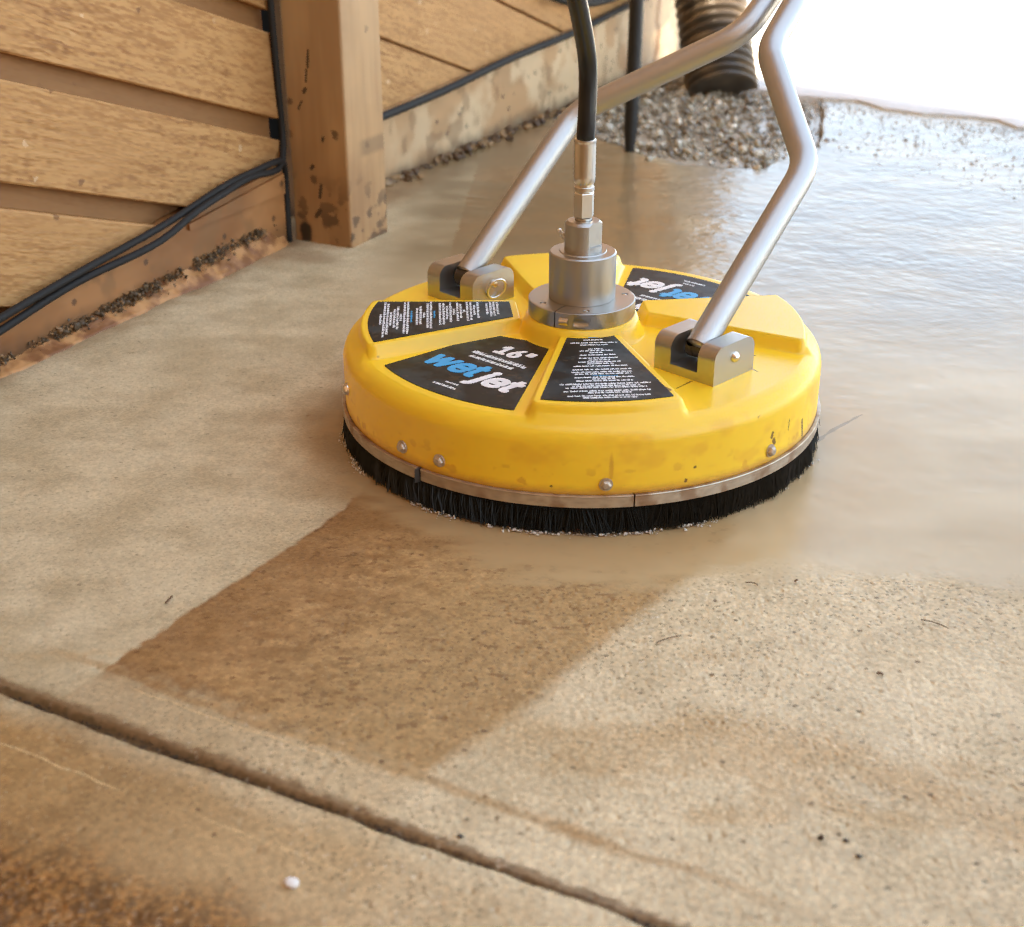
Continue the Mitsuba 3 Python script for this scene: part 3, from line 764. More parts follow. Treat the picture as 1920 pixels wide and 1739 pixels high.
add('mud_line', mesh, 'mud_mat', color=col, kind='stuff', label='dark mud and leaf scraps stuck along the skirt of the left wall', category='mud')
# rubble at the far wall's foot
N = 420
s_ = rng.uniform(0.46, 1.75, N)
pts = WD * s_[:, None] + WN * (OFF_F + 0.008 + np.abs(rng.normal(0, 0.012, N)))[:, None] + UP * rng.uniform(0, 0.006, N)[:, None]
cols = np.where(rng.random((N, 1)) < 0.6, [lin(92, 68, 42)], [lin(150, 120, 82)]) * rng.uniform(0.6, 1.3, (N, 1))
mesh, col = blobs(pts, rng.gamma(3, 0.0013, N).clip(0.001, 0.009), ICO1, 0.35, cols, 1.0, 6)
add('mud_line_001', mesh, 'mud_mat', color=col, kind='stuff', label='brown crumbs of mud along the foot of the far wall', category='mud')

# ---------------------------------------------------------------- cables and pipes
cz = [(-1.9, 0.006), (-0.9, 0.006), (-0.5, 0.012), (-0.134, 0.0545), (-0.013, 0.070), (0.112, 0.0845), (0.17, 0.094), (0.23, 0.1045), (0.30, 0.1095), (0.345, 0.1085)]
cp = [WD * s + WN * (OFF_N + 0.012) + UP * z for s, z in cz] + [WD * 0.360 + WN * (OFF_N + 0.004) + UP * 0.095, WD * 0.3610 + WN * (OFF_N + 0.003) + UP * 0.05, WD * 0.3610 + WN * (OFF_N + 0.003) + UP * -0.01]  # end drop added to darken the gap beside the post
add('cable', sweep(spline(cp, 140), 0.0042, 12), 'cable_mat', True, label='upper black cable along the top of the left wall skirt', category='cable', group='black cables along the walls')
cz = [(-1.9, 0.0055), (-0.9, 0.0055), (-0.5, 0.0045), (-0.134, 0.0425), (-0.013, 0.0605), (0.112, 0.0765), (0.151, 0.087), (0.221, 0.0985), (0.296, 0.1035), (0.34, 0.1035)]
cp = [WD * s + WN * (OFF_N + (0.012 if s < 0.1 else 0.023 - 0.04 * (s - 0.1))) + UP * z for s, z in cz] + [WD * 0.3605 + WN * (OFF_N + 0.004) + UP * 0.125, WD * 0.3625 + WN * (OFF_N + 0.002) + UP * 0.17, WD * 0.3630 + WN * (OFF_N + 0.001) + UP * 0.6, WD * 0.3630 + WN * (OFF_N + 0.001) + UP * 2.6]  # upright run added to fill the dark gap beside the post
add('cable_001', sweep(spline(cp, 260), 0.0042, 12), 'cable_mat', True, label='lower black cable with an added upright run filling the dark gap beside the post', category='cable', group='black cables along the walls')
cz = [(0.46, 0.093), (0.70, 0.104), (0.85, 0.110), (1.07, 0.1245), (1.32, 0.133), (1.55, 0.150), (1.9, 0.165), (2.15, 0.172)]
add('cable_002', sweep(spline([WD * s + WN * (OFF_F + 0.013) + UP * z for s, z in cz], 80), 0.0062, 12), 'cable_mat', True, label='black cable on the skirt of the far wall right of the post', category='cable', group='black cables along the walls')
cz = [(0.8, 0.36), (1.05, 0.27), (1.20, 0.212), (1.32, 0.184), (1.45, 0.176), (1.6, 0.186), (1.8, 0.22), (2.1, 0.30)]
add('cable_003', sweep(spline([WD * s + WN * (OFF_F + 0.02) + UP * z for s, z in cz], 80), 0.0075, 12), 'cable_mat', True, label='thick black cable sagging across the far wall behind the hose', category='cable')

pp = [np.array([0.072, 1.100, -0.012]), np.array([0.073, 1.101, 0.02]), np.array([0.076, 1.104, 0.3]), np.array([0.080, 1.112, 1.2]), np.array([0.080, 1.115, 2.7])]
path = spline(pp, 60)
prad = np.interp(path[:, 2], [-0.012, 0.012, 0.05, 3], [0.006, 0.010, 0.0118, 0.0118])
add('drain_pipe', sweep(path, prad, 20), 'pipe_mat', True, label='thin straight black pipe standing in the gravel in front of the far wall', category='pipe')

# corrugated pipe
ax = np.array([-0.20, 0.56, 0.80])
ax /= np.linalg.norm(ax)
L, nst = 1.9, 760
tv = np.linspace(0, L, nst)
c0 = np.array([0.268, 1.625, -0.010])
cpath = c0 + ax * tv[:, None]
bend = np.clip(tv / 0.35, 0, 1)
cpath = c0 + np.cumsum(np.r_[[np.zeros(3)], (np.outer(1 - bend[1:], [-0.08, 0.62, 0.62]) + np.outer(bend[1:], [-0.16, 0.42, 0.89])) * (L / nst)], axis=0)
wv = np.sin(tv * 2 * np.pi / 0.0225)
crad = 0.0665 + 0.0058 * np.sign(wv) * np.abs(wv) ** 0.6
add('corrugated_pipe', sweep(cpath, crad, 40), 'corrugated_mat', 50, label='wide black corrugated pipe coming down into the gravel', category='pipe')

# ---------------------------------------------------------------- surface cleaner
SC = 'surface_cleaner'
LAB3 = [(-0.0113, -0.0459), (0.0283, -0.0438), (0.0746, -0.1783), (-0.0307, -0.1891)]
LAB1 = [(-0.0673, 0.0400), (-0.0617, -0.0006), (-0.1753, -0.0701), (-0.1913, 0.0336)]
LAB2 = [(-0.082, -0.0159), (-0.0262, -0.0397), (-0.0521, -0.1866), (-0.1659, -0.0951)]


def arc_poly(c, r=0.192, inner=0.052):
    """quad with its outer edge replaced by an arc of radius r"""
    a, b, c2, d = [np.array(q) for q in c]
    a1, a2 = math.atan2(c2[1], c2[0]), math.atan2(d[1], d[0])
    if a2 - a1 > math.pi:
        a2 -= 2 * math.pi
    if a1 - a2 > math.pi:
        a2 += 2 * math.pi
    arc = [(r * math.cos(t), r * math.sin(t)) for t in np.linspace(a1, a2, 24)]
    return sg.Polygon([tuple(a), tuple(b)] + arc).buffer(0)


p_lab3, p_lab1, p_lab2 = arc_poly(LAB3), arc_poly(LAB1), arc_poly(LAB2)
p_lab4 = sa.rotate(p_lab2, 180, origin=(0, 0))
padE = arc_poly([(0.0593, 0.0496), (0.0631, 0.0203), (0.1917, -0.0425), (0.1751, 0.0693)], 0.196)
pads = [p_lab3.buffer(0.0065), p_lab1.buffer(0.0065), sa.rotate(p_lab3, 180, origin=(0, 0)).buffer(0.0065), padE.buffer(0.003)]
disc_cut = sg.Point(0, 0).buffer(0.0535, 64)

rr = np.r_[np.linspace(0.0, 0.05, 14), np.linspace(0.052, 0.200, 150)]
nth = 720
tha = np.arange(nth) * 2 * np.pi / nth
R, TH = np.meshgrid(rr, tha, indexing='ij')
X, Y = R * np.cos(TH), R * np.sin(TH)
import shapely
Z = np.full_like(X, ZL)
ptsxy = shapely.points(X.ravel(), Y.ravel())
for pd in pads:
    pd = pd.buffer(-0.004).buffer(0.004)
    ins = shapely.contains(pd, ptsxy)
    d = shapely.distance(ptsxy, pd.exterior) * np.where(ins, 1, -1)
    t = np.clip((d + 0.0055) / 0.0068, 0, 1)
    Z = np.maximum(Z, ZL + (ZH - ZL) * (t * t * (3 - 2 * t)).reshape(X.shape))
t = np.clip((0.0575 - R) / 0.009, 0, 1)
Z = np.maximum(Z, ZL + (0.1112 - ZL) * t * t * (3 - 2 * t))
# shoulder and side
RC = 0.0165
phi_ = np.linspace(0, np.pi / 2, 18)[1:]
shr = RS - RC + RC * np.sin(phi_)
shz = ZL - RC + RC * np.cos(phi_)
sr = np.r_[shr, np.full(14, RS), RS - 0.003]
szz = np.r_[shz, np.linspace(shz[-1], 0.0352, 15)[1:], 0.0352]
blend = np.clip(1 - (np.arange(len(sr)) + 1) / 7.0, 0, 1)
extra = Z[-1] - ZL
X2, Y2 = np.outer(sr, np.cos(tha)), np.outer(sr, np.sin(tha))
Z2 = szz[:, None] + blend[:, None] ** 1.5 * extra[None]
Xa, Ya, Za = np.vstack([X, X2]), np.vstack([Y, Y2]), np.vstack([Z, Z2])
nr = len(Xa)
i, j = np.meshgrid(np.arange(nr - 1), np.arange(nth), indexing='ij')
q = np.stack([i * nth + j, (i + 1) * nth + j, (i + 1) * nth + (j + 1) % nth, i * nth + (j + 1) % nth], -1).reshape(-1, 4)
add(f'{SC}__shell', trimesh.Trimesh(np.stack([Xa, Ya, Za], -1).reshape(-1, 3), np.vstack([q[:, [0, 1, 2]], q[:, [0, 2, 3]]]), process=False), 'yellow_mat', True, label='yellow plastic shell with four raised pads')

# clamp band with seams
bp = [(0.2135, 0.0252), (0.2172, 0.0248), (0.2178, 0.0255), (0.2178, 0.0340), (0.2186, 0.0350), (0.2182, 0.0358), (0.2152, 0.0356), (0.2135, 0.0352)]


def arc_lathe(prof, d0, d1, n):
    t = np.radians(np.linspace(d0, d1, n))
    p = np.asarray(prof)
    V = np.stack([np.outer(np.cos(t), p[:, 0]), np.outer(np.sin(t), p[:, 0]), np.tile(p[:, 1], (n, 1))], -1).reshape(-1, 3)
    k = len(p)
    i, j = np.meshgrid(np.arange(n - 1), np.arange(k), indexing='ij')
    q = np.stack([i * k + j, (i + 1) * k + j, (i + 1) * k + (j + 1) % k, i * k + (j + 1) % k], -1).reshape(-1, 4)
    F = np.vstack([q[:, [0, 1, 2]], q[:, [0, 2, 3]], [[0, x, x + 1] for x in range(1, k - 1)], [[(n - 1) * k, (n - 1) * k + x + 1, (n - 1) * k + x] for x in range(1, k - 1)]])
    m = trimesh.Trimesh(V, F, process=False)
    if m.volume < 0:
        m.faces = m.faces[:, ::-1]
    return m


for d0, d1 in ((-126.1, -78.25), (-77.9, 20.0), (20.3, 140), (140.3, 232.9)):
    add(f'{SC}__clamp_band', arc_lathe(bp, d0, d1, int(abs(d1 - d0) / 1.5)), 'band_mat', 35)
add(f'{SC}__clamp_tab', frame(rbox(0.006, 0.002, 0.013, 0.0006), polar(0.2185, -126.6, 0.030), [math.sin(math.radians(126.6)) * 1, -math.cos(math.radians(126.6)), 0], polar(1, -126.6, 0), [0, 0, 1]), 'dark_steel_mat')

# bolts round the side
for k, (d, z) in enumerate(((-132.1, .048), (-121.2, .048), (-84.1, .045), (-43.1, .046), (-161.2, .060), (10, .047), (60, .047), (110, .047), (160, .047))):
    cyl = lathe([(0, 0.0048), (0.0026, 0.0046), (0.0040, 0.0036), (0.0047, 0.0024), (0.0047, 0)], 6)
    wsh = lathe([(0, 0.0014), (0.0054, 0.0014), (0.0056, 0.0008), (0.0056, -0.001), (0, -0.001)], 20)
    m = trimesh.util.concatenate([cyl, wsh])
    er = np.array(polar(1, d, 0))
    et = np.array(polar(1, d + 90, 0))
    add(f'{SC}__bolt', frame(m, np.array(polar(RS, d, z)), et, UP, er), 'band_mat' if k != 4 else 'steel_mat', 30)

# brush skirt
N = 9000
ang = rng.uniform(0, 2 * np.pi, N)
clump = meshkit.noise(np.c_[np.cos(ang) * 26, np.sin(ang) * 26, 0 * ang], 4)
r0 = rng.uniform(0.2105, 0.2140, N)
r1 = r0 + rng.normal(0.0022, 0.0018, N) + 0.004 * (clump - 0.5)
da = rng.normal(0, 0.014, N) + (clump - 0.5) * 0.09
zb = rng.uniform(0.0002, 0.0035, N) + 0.004 * np.clip(clump - 0.62, 0, 1)
A = np.stack([r0 * np.cos(ang), r0 * np.sin(ang), np.full(N, 0.0265)], -1)
B = np.stack([r1 * np.cos(ang + da), r1 * np.sin(ang + da), zb], -1)
M_ = (A + B) / 2 + np.stack([np.cos(ang), np.sin(ang), 0 * ang], -1) * rng.normal(0.0006, 0.0006, N)[:, None]
w = rng.uniform(0.00035, 0.0006, N)
Vs, Fs = [], []
for lev, (C, f) in enumerate(((A, 1.0), (M_, 0.95), (B, 0.7))):
    for kk in range(3):
        t = ang + kk * 2 * np.pi / 3
        Vs.append(C + (w * f)[:, None] * np.stack([np.cos(t), np.sin(t), 0 * t], -1))
V = np.stack(Vs, 1).reshape(-1, 3)
f0 = []
for lev in range(2):
    for kk in range(3):
        a_, b_ = lev * 3 + kk, lev * 3 + (kk + 1) % 3
        f0 += [[a_, b_, b_ + 3], [a_, b_ + 3, a_ + 3]]
F = (np.array(f0)[None] + (np.arange(N) * 9)[:, None, None]).reshape(-1, 3)
core = lathe([(0.204, 0.026), (0.2108, 0.026), (0.2126, 0.004), (0.204, 0.004), (0.204, 0.026)], 180)
bm = trimesh.util.concatenate([trimesh.Trimesh(V, F, process=False), core])
add(f'{SC}__brush_skirt', bm, 'bristle_mat', kind='stuff', label='black bristle skirt brushing the wet concrete')


def poly_parts(poly, z):
    return polymesh(poly, z)


def to_world2(poly, deg):
    """label frame (right, towards the hub) of the sector at deg -> disc plane"""
    a = math.radians(deg)
    up = (-math.cos(a), -math.sin(a))
    rt = (up[1], -up[0])
    return sa.affine_transform(poly, [rt[0], up[0], rt[1], up[1], 0, 0])


def word_row(y, x0, x1, h, rg, slope=0.0):
    """a printed line too small to read: dashes the length of words, with the ragged tops of letters"""
    out, x = [], x0
    while x < x1 - 0.0008:
        wl = min(rg.uniform(0.0022, 0.0070), x1 - x)
        t = x
        while t < x + wl - 0.0003:
            lw = rg.uniform(0.0006, 0.0010)
            k = rg.choice([1.0, 0.78, 0.78, 1.15])
            yy = y + slope * (t - x0) / max(x1 - x0, 1e-6)
            out.append(sg.box(t, yy - h / 2, min(t + lw, x + wl), yy - h / 2 + h * k))
            t += lw + 0.00012
        x += wl + rg.uniform(0.0006, 0.0011)
    return out


def print_mesh(polys, deg, z):
    return trimesh.util.concatenate([polymesh(to_world2(p, deg), z) for p in polys])


LZ = 0.0005
for nm, poly, z, lb in (('label', p_lab2, ZL, 'black label reading 16" with a blue and white logo'), ('label', p_lab3, ZH, 'black label with centred rows of pale print, facing the front'),
                        ('label', p_lab1, ZH, 'black label with rows of pale print, on the left pad'), ('label', p_lab4, ZL, 'black logo label behind the hub')):
    pl = poly.buffer(-0.0012).buffer(0.0012).difference(disc_cut)
    em = trimesh.creation.extrude_polygon(pl, LZ, engine='earcut')
    em.apply_translation([0, 0, z + 0.00005])
    add(f'{SC}__{nm}', em, 'sticker_mat', label=lb)
K2, K3, K1, K4 = f'{SC}__label', f'{SC}__label_001', f'{SC}__label_002', f'{SC}__label_003'
TZ = LZ + 0.0002

# print of the front label
rg = np.random.default_rng(5)
ROWS3 = [(-0.0580, -0.0051, 0.0117), (-0.0647, -0.0170, 0.0237), (-0.0699, -0.0092, 0.0154), (-0.0796, -0.0036, 0.0096), (-0.0836, -0.0111, 0.0172), (-0.0883, -0.0034, 0.0078), (-0.0935, -0.0122, 0.0182),
         (-0.1005, -0.0137, 0.0195), (-0.1050, -0.0060, 0.0120), (-0.1092, -0.0153, 0.0205), (-0.1132, -0.0083, 0.0142), (-0.1184, -0.0202, 0.0246), (-0.1260, -0.0220, 0.0270), (-0.1315, -0.0234, 0.0279), (-0.1357, -0.0212, 0.0256),
         (-0.1429, -0.0220, 0.0268), (-0.1465, -0.0080, 0.0120), (-0.1503, -0.0215, 0.0247), (-0.1567, -0.0354, 0.0382), (-0.1608, -0.0260, 0.0290), (-0.1643, -0.0315, 0.0343), (-0.1712, -0.0341, 0.0366), (-0.1750, -0.0150, 0.0200), (-0.1810, -0.0321, 0.0345), (-0.1850, -0.0200, 0.0240)]
pr = []
for y, x0, x1 in ROWS3:
    pr += word_row(y, x0, x1, 0.0027, rg)
add(f'{K3}__print', print_mesh(pr, -83, ZH + TZ), 'print_grey_mat', kind='stuff')
add(f'{K3}__blue_print', print_mesh(word_row(-0.0520, -0.0003, 0.0085, 0.0020, rg) + word_row(-0.1397, -0.0076, 0.0138, 0.0012, rg), -83, ZH + TZ), 'print_blue_mat', kind='stuff')
ROWS1 = [(-0.1809, -0.0174, 0.0101), (-0.1777, -0.0493, 0.0428), (-0.1747, -0.0456, 0.0358), (-0.1718, -0.0225, 0.0127), (-0.1686, -0.0303, 0.0193), (-0.1656, -0.0370, 0.0226), (-0.1627, -0.0175, 0.0013), (-0.1595, -0.0490, 0.0335),
         (-0.1564, -0.0500, 0.0347), (-0.1482, -0.0326, 0.0118), (-0.1449, -0.0370, 0.0109), (-0.1418, -0.0198, -0.0064), (-0.1386, -0.0448, 0.0219), (-0.1356, -0.0490, 0.0232), (-0.1274, -0.0454, 0.0129), (-0.1240, -0.0452, 0.0120),
         (-0.1209, -0.0369, -0.0009), (-0.1177, -0.0460, 0.0070), (-0.1147, -0.0285, -0.0127), (-0.1114, -0.0457, 0.0040), (-0.1083, -0.0420, -0.0024), (-0.1053, -0.0257, -0.0189), (-0.1024, -0.0470, 0.0045), (-0.0991, -0.0470, 0.0036),
         (-0.0960, -0.0379, -0.0106), (-0.0926, -0.0460, -0.0026), (-0.0843, -0.0419, -0.0122), (-0.0809, -0.0460, -0.0065), (-0.0778, -0.0460, -0.0085), (-0.0746, -0.0449, -0.0117)]
pr = []
for y, x0, x1 in ROWS1:
    pr += word_row(y, x0, x1, 0.0021, rg, 0.0)
add(f'{K1}__print', print_mesh(pr, -174, ZH + TZ), 'print_grey_mat', kind='stuff')
add(f'{K1}__blue_print', print_mesh(word_row(-0.1533, -0.0250, 0.0060, 0.0016, rg) + word_row(-0.1325, -0.0240, -0.0050, 0.0014, rg), -174, ZH + TZ), 'print_blue_mat', kind='stuff')


def lettering(txt, h, width, x, y, shear=0.25, deg=-127.7, z=ZL, grow=0.0):
    """bold slanted letters laid flat on a label"""
    m = meshkit.text_mesh(txt, h, 0.0003, True)
    v = np.asarray(m.vertices)
    v = v - [v[:, 0].min(), 0, 0]
    v[:, 0] *= width / v[:, 0].max()
    v[:, 0] += shear * v[:, 1]
    lx, ly = v[:, 0] + x, v[:, 1] + y
    a = math.radians(deg)
    up = np.array([-math.cos(a), -math.sin(a), 0])
    rt = np.array([up[1], -up[0], 0])
    m.vertices = np.stack([lx, ly, v[:, 2]], 1)
    flat = so.unary_union([sg.Polygon(t) for t in np.asarray(m.triangles)[np.abs(m.face_normals[:, 2]) > 0.9][:, :, :2] if abs(sg.Polygon(t).area) > 1e-12]).buffer(grow)
    out = []
    for g_ in getattr(flat, 'geoms', [flat]):
        e_ = trimesh.creation.extrude_polygon(g_, 0.0003, engine='earcut')
        w_ = np.asarray(e_.vertices)
        e_.vertices = rt * w_[:, :1] + up * w_[:, 1:2] + UP * (z + LZ + 0.0001 + w_[:, 2:3])
        out.append(e_)
    return out


def logo_label(key, deg):
    for m in lettering('wet', 0.0275, 0.057, -0.0575, -0.1490, 0.18, deg, grow=0.0009):
        add(f'{key}__blue_letter', m, 'print_blue_mat')
    for m in lettering('jet', 0.0265, 0.041, 0.0030, -0.1550, 0.18, deg, grow=0.0009):
        add(f'{key}__white_letter', m, 'print_white_mat')
    for m in lettering('16"', 0.0180, 0.034, -0.0240, -0.0935, 0.05, deg, grow=0.0007):
        add(f'{key}__size_mark', m, 'print_white_mat')
    r2 = np.random.default_rng(9)
    gp = word_row(-0.1040, -0.0375, 0.0225, 0.0054, r2) + word_row(-0.1130, -0.0330, 0.0150, 0.0046, r2) + word_row(-0.1768, -0.0160, 0.0090, 0.0036, r2) + word_row(-0.1695, -0.0090, 0.0050, 0.0022, r2)
    add(f'{key}__grey_print', print_mesh(gp, deg, ZL + TZ), 'print_grey_mat', kind='stuff')


logo_label(K2, -127.7)
logo_label(K4, 52.3)

# hub: flange, swivel, nut, fitting, hose
fl = lathe([(0, 0.1258), (0.0468, 0.1258), (0.0480, 0.1250), (0.0480, 0.1118), (0.0472, 0.1106), (0, 0.1106)], 96)
flm = man(fl) - man(trimesh.creation.box([0.0009, 0.03, 0.03], T=None).apply_translation([0, -0.045, 0.118]).apply_transform(trimesh.transformations.rotation_matrix(math.radians(-29), [0, 0, 1])))
pk = trimesh.creation.cylinder(0.0046, 0.015, sections=24)
pk.apply_transform(trimesh.transformations.rotation_matrix(math.pi / 2, [0, 1, 0]))
pk.apply_translation([0.0075, -0.0506, 0.1178])
pk.apply_transform(trimesh.transformations.rotation_matrix(math.radians(-8), [0, 0, 1]))
flm = flm - man(pk)
for d in (-150, -84, 12):
    c = trimesh.creation.cylinder(0.0030, 0.006, sections=20)
    c.apply_translation([0.0395 * math.cos(math.radians(d)), 0.0395 * math.sin(math.radians(d)), 0.1262])
    flm = flm - man(c)
add(f'{SC}__flange', tri(flm), 'aluminium_mat', 35, label='split aluminium clamp ring round the swivel')
for d in (-150, -84, 12, 90):
    c = lathe([(0, 0.1256), (0.0012, 0.1254), (0.0024, 0.1248), (0.0027, 0.1236), (0, 0.1236)], 20)
    c.apply_translation([0.0395 * math.cos(math.radians(d)), 0.0395 * math.sin(math.radians(d)), 0])
    add(f'{SC}__flange__screw', c, 'steel_mat', 30)
sc_ = man(trimesh.creation.cylinder(0.0036, 0.008, sections=24)) - man(trimesh.creation.cylinder(0.0019, 0.006, sections=6).apply_translation([0, 0, 0.004]))
sc_ = tri(sc_)
sc_.apply_transform(trimesh.transformations.rotation_matrix(math.pi / 2, [0, 1, 0]))
sc_.apply_translation([-0.0030, -0.0472, 0.1178])
sc_.apply_transform(trimesh.transformations.rotation_matrix(math.radians(-15), [0, 0, 1]))
add(f'{SC}__flange__screw', sc_, 'steel_mat', 30, label='socket screw in the notch of the ring')
sw = lathe([(0, 0.1690), (0.0205, 0.1690), (0.0212, 0.1683), (0.0285, 0.1683), (0.0298, 0.1672), (0.0298, 0.1270), (0.0290, 0.1256), (0, 0.1256)], 96)
add(f'{SC}__swivel', sw, 'aluminium_mat', 35, label='short fat aluminium swivel on the hub')
nt = man(lathe([(0, 0.1962), (0.0105, 0.1962), (0.0140, 0.1958), (0.0165, 0.1935), (0.0165, 0.168), (0, 0.168)], 64))
nt = nt - man(lathe([(0, 0.2), (0.0078, 0.2), (0.0078, 0.190), (0, 0.190)], 32))
fb = trimesh.creation.box([0.02, 0.06, 0.022]).apply_translation([0.0237, 0, 0.1855])
fb.apply_transform(trimesh.transformations.rotation_matrix(math.radians(-38), [0, 0, 1]))
fb2 = trimesh.creation.box([0.02, 0.06, 0.022]).apply_translation([-0.0237, 0, 0.1855])
fb2.apply_transform(trimesh.transformations.rotation_matrix(math.radians(-38), [0, 0, 1]))
add(f'{SC}__swivel__cap', tri(nt - man(fb) - man(fb2)), 'aluminium_mat', 35)
gn = lathe([(0, 0.010), (0.0015, 0.0098), (0.0022, 0.0085), (0.0014, 0.0070), (0.0014, 0.0050), (0.0026, 0.0046), (0.0026, 0), (0, 0)], 12)
d = math.radians(172)
gn = frame(gn, [0.0160 * math.cos(d), 0.0160 * math.sin(d), 0.1790], [0, 1, 0], [math.sin(0.9) * 1, 0, math.cos(0.9)], [-math.cos(0.9), 0, math.sin(0.9)])
add(f'{SC}__swivel__grease_nipple', gn, 'steel_mat', 30)
ft = lathe([(0, 0.1955), (0.0072, 0.1955), (0.0072, 0.1985), (0, 0.1985)], 24)
hexn = lathe([(0, 0.2215), (0.0078, 0.2215), (0.0092, 0.2200), (0.0092, 0.1995), (0.0078, 0.1982), (0, 0.1982)], 6)
hexn.apply_transform(trimesh.transformations.rotation_matrix(math.radians(20), [0, 0, 1]))
collar = lathe([(0, 0.2290), (0.0078, 0.2290), (0.0080, 0.2262), (0.0089, 0.2255), (0.0089, 0.2225), (0.0080, 0.2215), (0, 0.2215)], 32)
add(f'{SC}__hose_fitting', trimesh.util.concatenate([ft, hexn, collar]), 'steel_mat', 30, label='bright hexagon hose fitting screwed into the swivel')
prof = [(0, 0.2672), (0.0085, 0.2672), (0.0097, 0.2664), (0.0097, 0.2655)]
for k in range(9):
    z0 = 0.2645 - k * 0.0037
    prof += [(0.0096, z0), (0.0093, z0 - 0.0017)]
prof += [(0.0094, 0.2315), (0.0086, 0.2285), (0, 0.2285)]
add(f'{SC}__hose_ferrule', lathe(prof, 14), 'steel_mat', 25)

# handle
U = np.array([math.cos(-.7237), math.sin(-.7237), 0])
BK = np.array([-math.sin(-.7237), math.cos(-.7237), 0])
Vv = math.cos(.6903) * BK + math.sin(.6903) * UP
HO = np.array([-.0082, -.0041, .1147])
hp = lambda u, v: HO + U * u + Vv * v
left = fillet_path([hp(-.1376, .002), hp(-.1434, .205), hp(-.0153, .3306), hp(-.0137, .42), hp(-.0137, .98)], [0.050, 0.055, 0.5])
right = fillet_path([hp(.1410, .002), hp(.1329, .1984), hp(.0224, .3141), hp(.0137, .42), hp(.0137, .98)], [0.050, 0.050, 0.3])
TR = 0.0119
add(f'{SC}__handle_tube', sweep(left, TR, 28), 'tube_mat', True, label='left bent silver handle tube')
add(f'{SC}__handle_tube', sweep(right, TR, 28), 'tube_mat', True, label='right bent silver handle tube')
add(f'{SC}__crossbar', sweep(np.array([hp(-.26, .985), hp(.26, .985)]), TR, 24), 'tube_mat', True)
for sgn in (-1, 1):
    add(f'{SC}__grip', sweep(np.array([hp(sgn * .262, .985), hp(sgn * .14, .985)]), 0.0165, 24), 'rubber_mat', True)
hose = spline([[0, 0, .262], [0.0012, 0, .30], [0.0008, -0.001, .325], [-0.0025, -0.020, .352], [-0.0100, -0.062, .392], [-0.03, -0.14, .50], [-0.03, -0.12, .66], [0.10, 0.15, .86], [0.40, 0.46, .86], hp(.02, .985)], 140)
add(f'{SC}__hose', sweep(hose, 0.0079, 24), 'rubber_mat', True, label='black rubber pressure hose rising from the hub')

# clevis brackets
LU, LV, HB = 0.0625, 0.055, 0.0325


def bracket(cx, cy, mirror, ring):
    prof = m3.CrossSection([[(-LV / 2, 0), (LV / 2, 0), (LV / 2, HB), (-LV / 2, HB)]])
    r = 0.011
    cs = (m3.CrossSection.circle(r, 40).translate([-LV / 2 + r, HB - r]) + m3.CrossSection.circle(r, 40).translate([LV / 2 - r, HB - r]) + m3.CrossSection([[(-LV / 2, 0), (LV / 2, 0), (LV / 2, HB - r), (-LV / 2, HB - r)]])
          + m3.CrossSection([[(-LV / 2 + r, 0), (LV / 2 - r, 0), (LV / 2 - r, HB), (-LV / 2 + r, HB)]])).offset(-0.0008, m3.JoinType.Round).offset(0.0008, m3.JoinType.Round)
    body = m3.Manifold.extrude(cs, LU).translate([0, 0, -LU / 2])
    slot = m3.Manifold.cube([0.2, 0.2, 0.0282], False).translate([-0.1, 0.0085, -0.0141])
    body = body - slot
    m = tri(body)                                             # local x = v, y = up, z = u
    o = np.array([cx, cy, ZL - 0.0006])
    key = add(f'{SC}__bracket', frame(m, o, BK, UP, U), 'aluminium_mat', 35, label='left aluminium handle bracket with a ring pin' if ring else 'right aluminium handle bracket')
    pin = trimesh.creation.cylinder(0.0036, 0.0290, sections=20)
    add(f'{key}__pin', frame(pin, o + UP * 0.0205, BK, UP, U), 'steel_mat', 35)
    if ring:
        hd = lathe([(0, 0.0036), (0.0030, 0.0030), (0.0040, 0.0010), (0.0040, -0.001), (0, -0.001)], 20)
        add(f'{key}__pin_head', frame(hd, o + UP * 0.0205 + U * LU / 2, BK, UP, U), 'steel_mat', 30)
        t = np.linspace(0, 2 * np.pi, 49)
        cr = o + UP * 0.0165 + U * (LU / 2 + 0.0042)
        tilt = U * 0.25 + UP * 0.97
        pth = cr + np.outer(np.cos(t), BK + U * 0.18) * 0.0098 + np.outer(np.sin(t), tilt) * 0.0098
        add(f'{key}__pull_ring', sweep(pth, 0.00115, 10, False), 'steel_mat', True)
    else:
        hd = lathe([(0, 0.0042), (0.0020, 0.0038), (0.0040, 0.0022), (0.0048, 0.0004), (0.0048, -0.001), (0, -0.001)], 24)
        add(f'{key}__pin_head', frame(hd, o + UP * 0.0195 + U * LU / 2, BK, UP, U), 'steel_mat', 40)
    eye = trimesh.creation.cylinder(0.0108, 0.0100, sections=28)
    add(f'{key}__pivot_eye', frame(eye, o + UP * 0.0205, BK, UP, U), 'dark_steel_mat', 35)
    sp = np.linspace(0, 1, 90)
    cx_ = np.stack([0.0095 * np.cos(sp * 30), 0.0095 * np.sin(sp * 30), 0.0060 + 0.0065 * sp], 1)
    add(f'{key}__spring', frame(sweep(cx_, 0.0009, 6), o + UP * 0.0195, BK, UP, -U), 'dark_steel_mat', True)


bracket(0.1040, -0.0868, False, False)
bracket(-0.1073, 0.0890, True, True)
note(SC, 'round yellow surface cleaner with a silver two-tube handle standing on the wet concrete', 'surface cleaner')

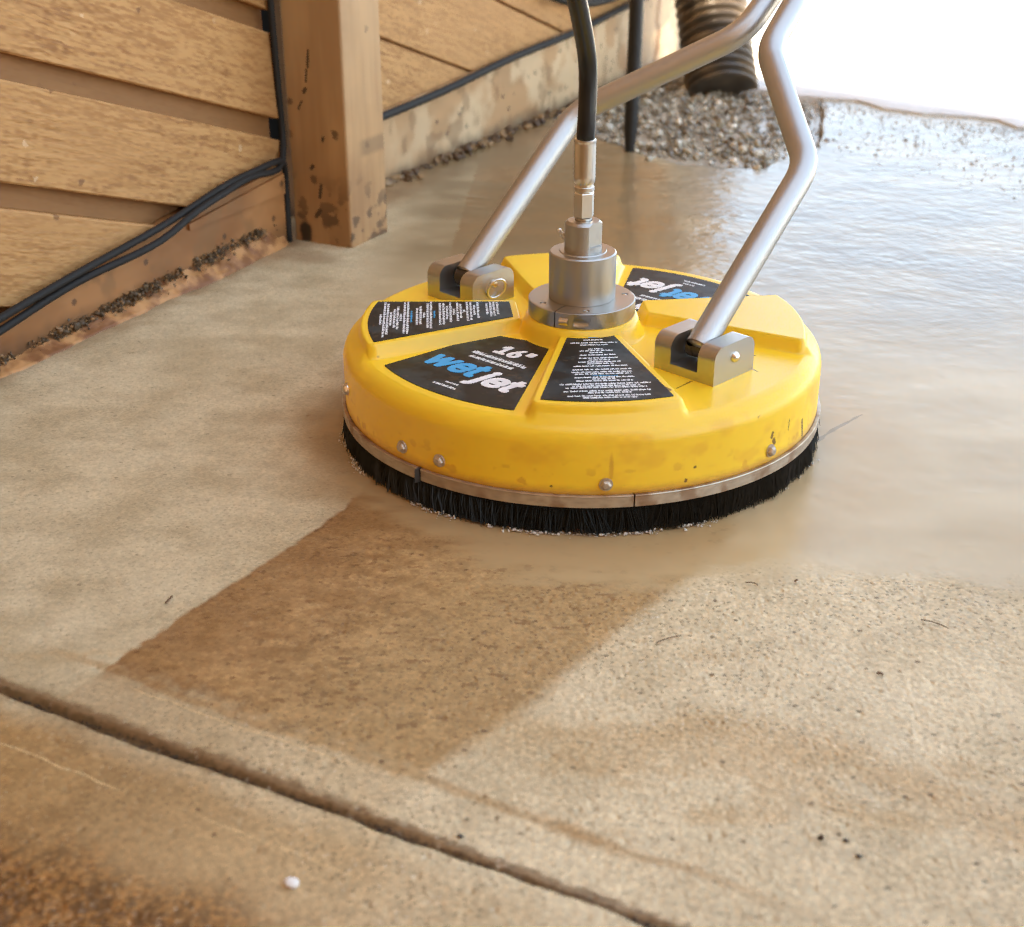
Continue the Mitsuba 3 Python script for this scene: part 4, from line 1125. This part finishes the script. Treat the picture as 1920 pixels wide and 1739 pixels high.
# ---------------------------------------------------------------- froth round the brush, litter on the slab
N = 1500
ang = rng.uniform(-np.pi * 1.05, 0.15, N)
cl = meshkit.fbm(np.c_[np.cos(ang) * 12, np.sin(ang) * 12, 0 * ang], 3, 31)
ang = ang[cl > 0.47]
N = len(ang)
r_ = 0.2155 + np.abs(rng.normal(0.001, 0.0028, N))
mesh = blobs(np.c_[r_ * np.cos(ang), r_ * np.sin(ang), rng.uniform(0.0004, 0.0022, N)], rng.gamma(2.4, 0.00028, N).clip(0.0003, 0.0015), ICO0, 0.15, None, 1.0, 14)
add('froth', mesh, 'foam_mat', True, kind='stuff', label='pale froth and droplets along the edge of the brush', category='froth')

TW = [((-0.298, -0.337), (-0.2955, -0.327), 'short dark twig on the washed concrete left of the brown strip'), ((0.057, -0.371), (0.075, -0.361), 'thin pine needle beside the right edge of the brown strip'),
      ((0.247, -0.331), (0.264, -0.342), 'longest pine needle, at the right of the slab'), ((0.127, -0.2855), (0.136, -0.289), 'short needle just in front of the cleaner, at the rim of the muddy water'),
      ((0.203, -0.401), (0.207, -0.403), 'tiny dark seed husk alone in the middle of the right half of the slab'), ((0.164, -0.2825), (0.1665, -0.2805), 'tiny bark crumb at the rim of the muddy water')]
for k, (a_, b_, lb) in enumerate(TW):
    a3, b3 = np.r_[a_, 0.0012], np.r_[b_, 0.0014]
    mid = (a3 + b3) / 2 + [0.0006, 0.0009, 0.0006]
    add('twig', sweep(spline([a3, mid, b3], 9), np.r_[0.0004, np.full(7, 0.0008 if k in (0, 4, 5) else 0.0004), 0.0003], 6), 'twig_mat', True, label=lb, category='twig')
for (x, y, s_, lb) in ((0.142, -0.567, 0.0019, 'dark pebble, left of the three grouped low on the right of the slab'), (0.156, -0.568, 0.0018, 'dark pebble, upper right of the three grouped low on the right of the slab'),
                       (0.161, -0.581, 0.0021, 'dark pebble, lowest of the three grouped low on the right of the slab'), (-0.062, -0.576, 0.0017, 'single dark pebble near the joint, in the pale strip')):
    m = blobs(np.array([[x, y, s_ * 0.5]]), [s_], ICO1, 0.2, None, 0.8, int(abs(x) * 1e4))
    add('pebble', m, 'pebble_mat', True, label=lb, category='pebble')
m = blobs(np.array([[-0.150, -0.619, 0.0016]]), [0.0056], ICO1, 0.12, None, 0.45, 3)
add('paint_chip', m, 'chip_mat', True, label='small whitish chip on the brown front slab', category='chip')
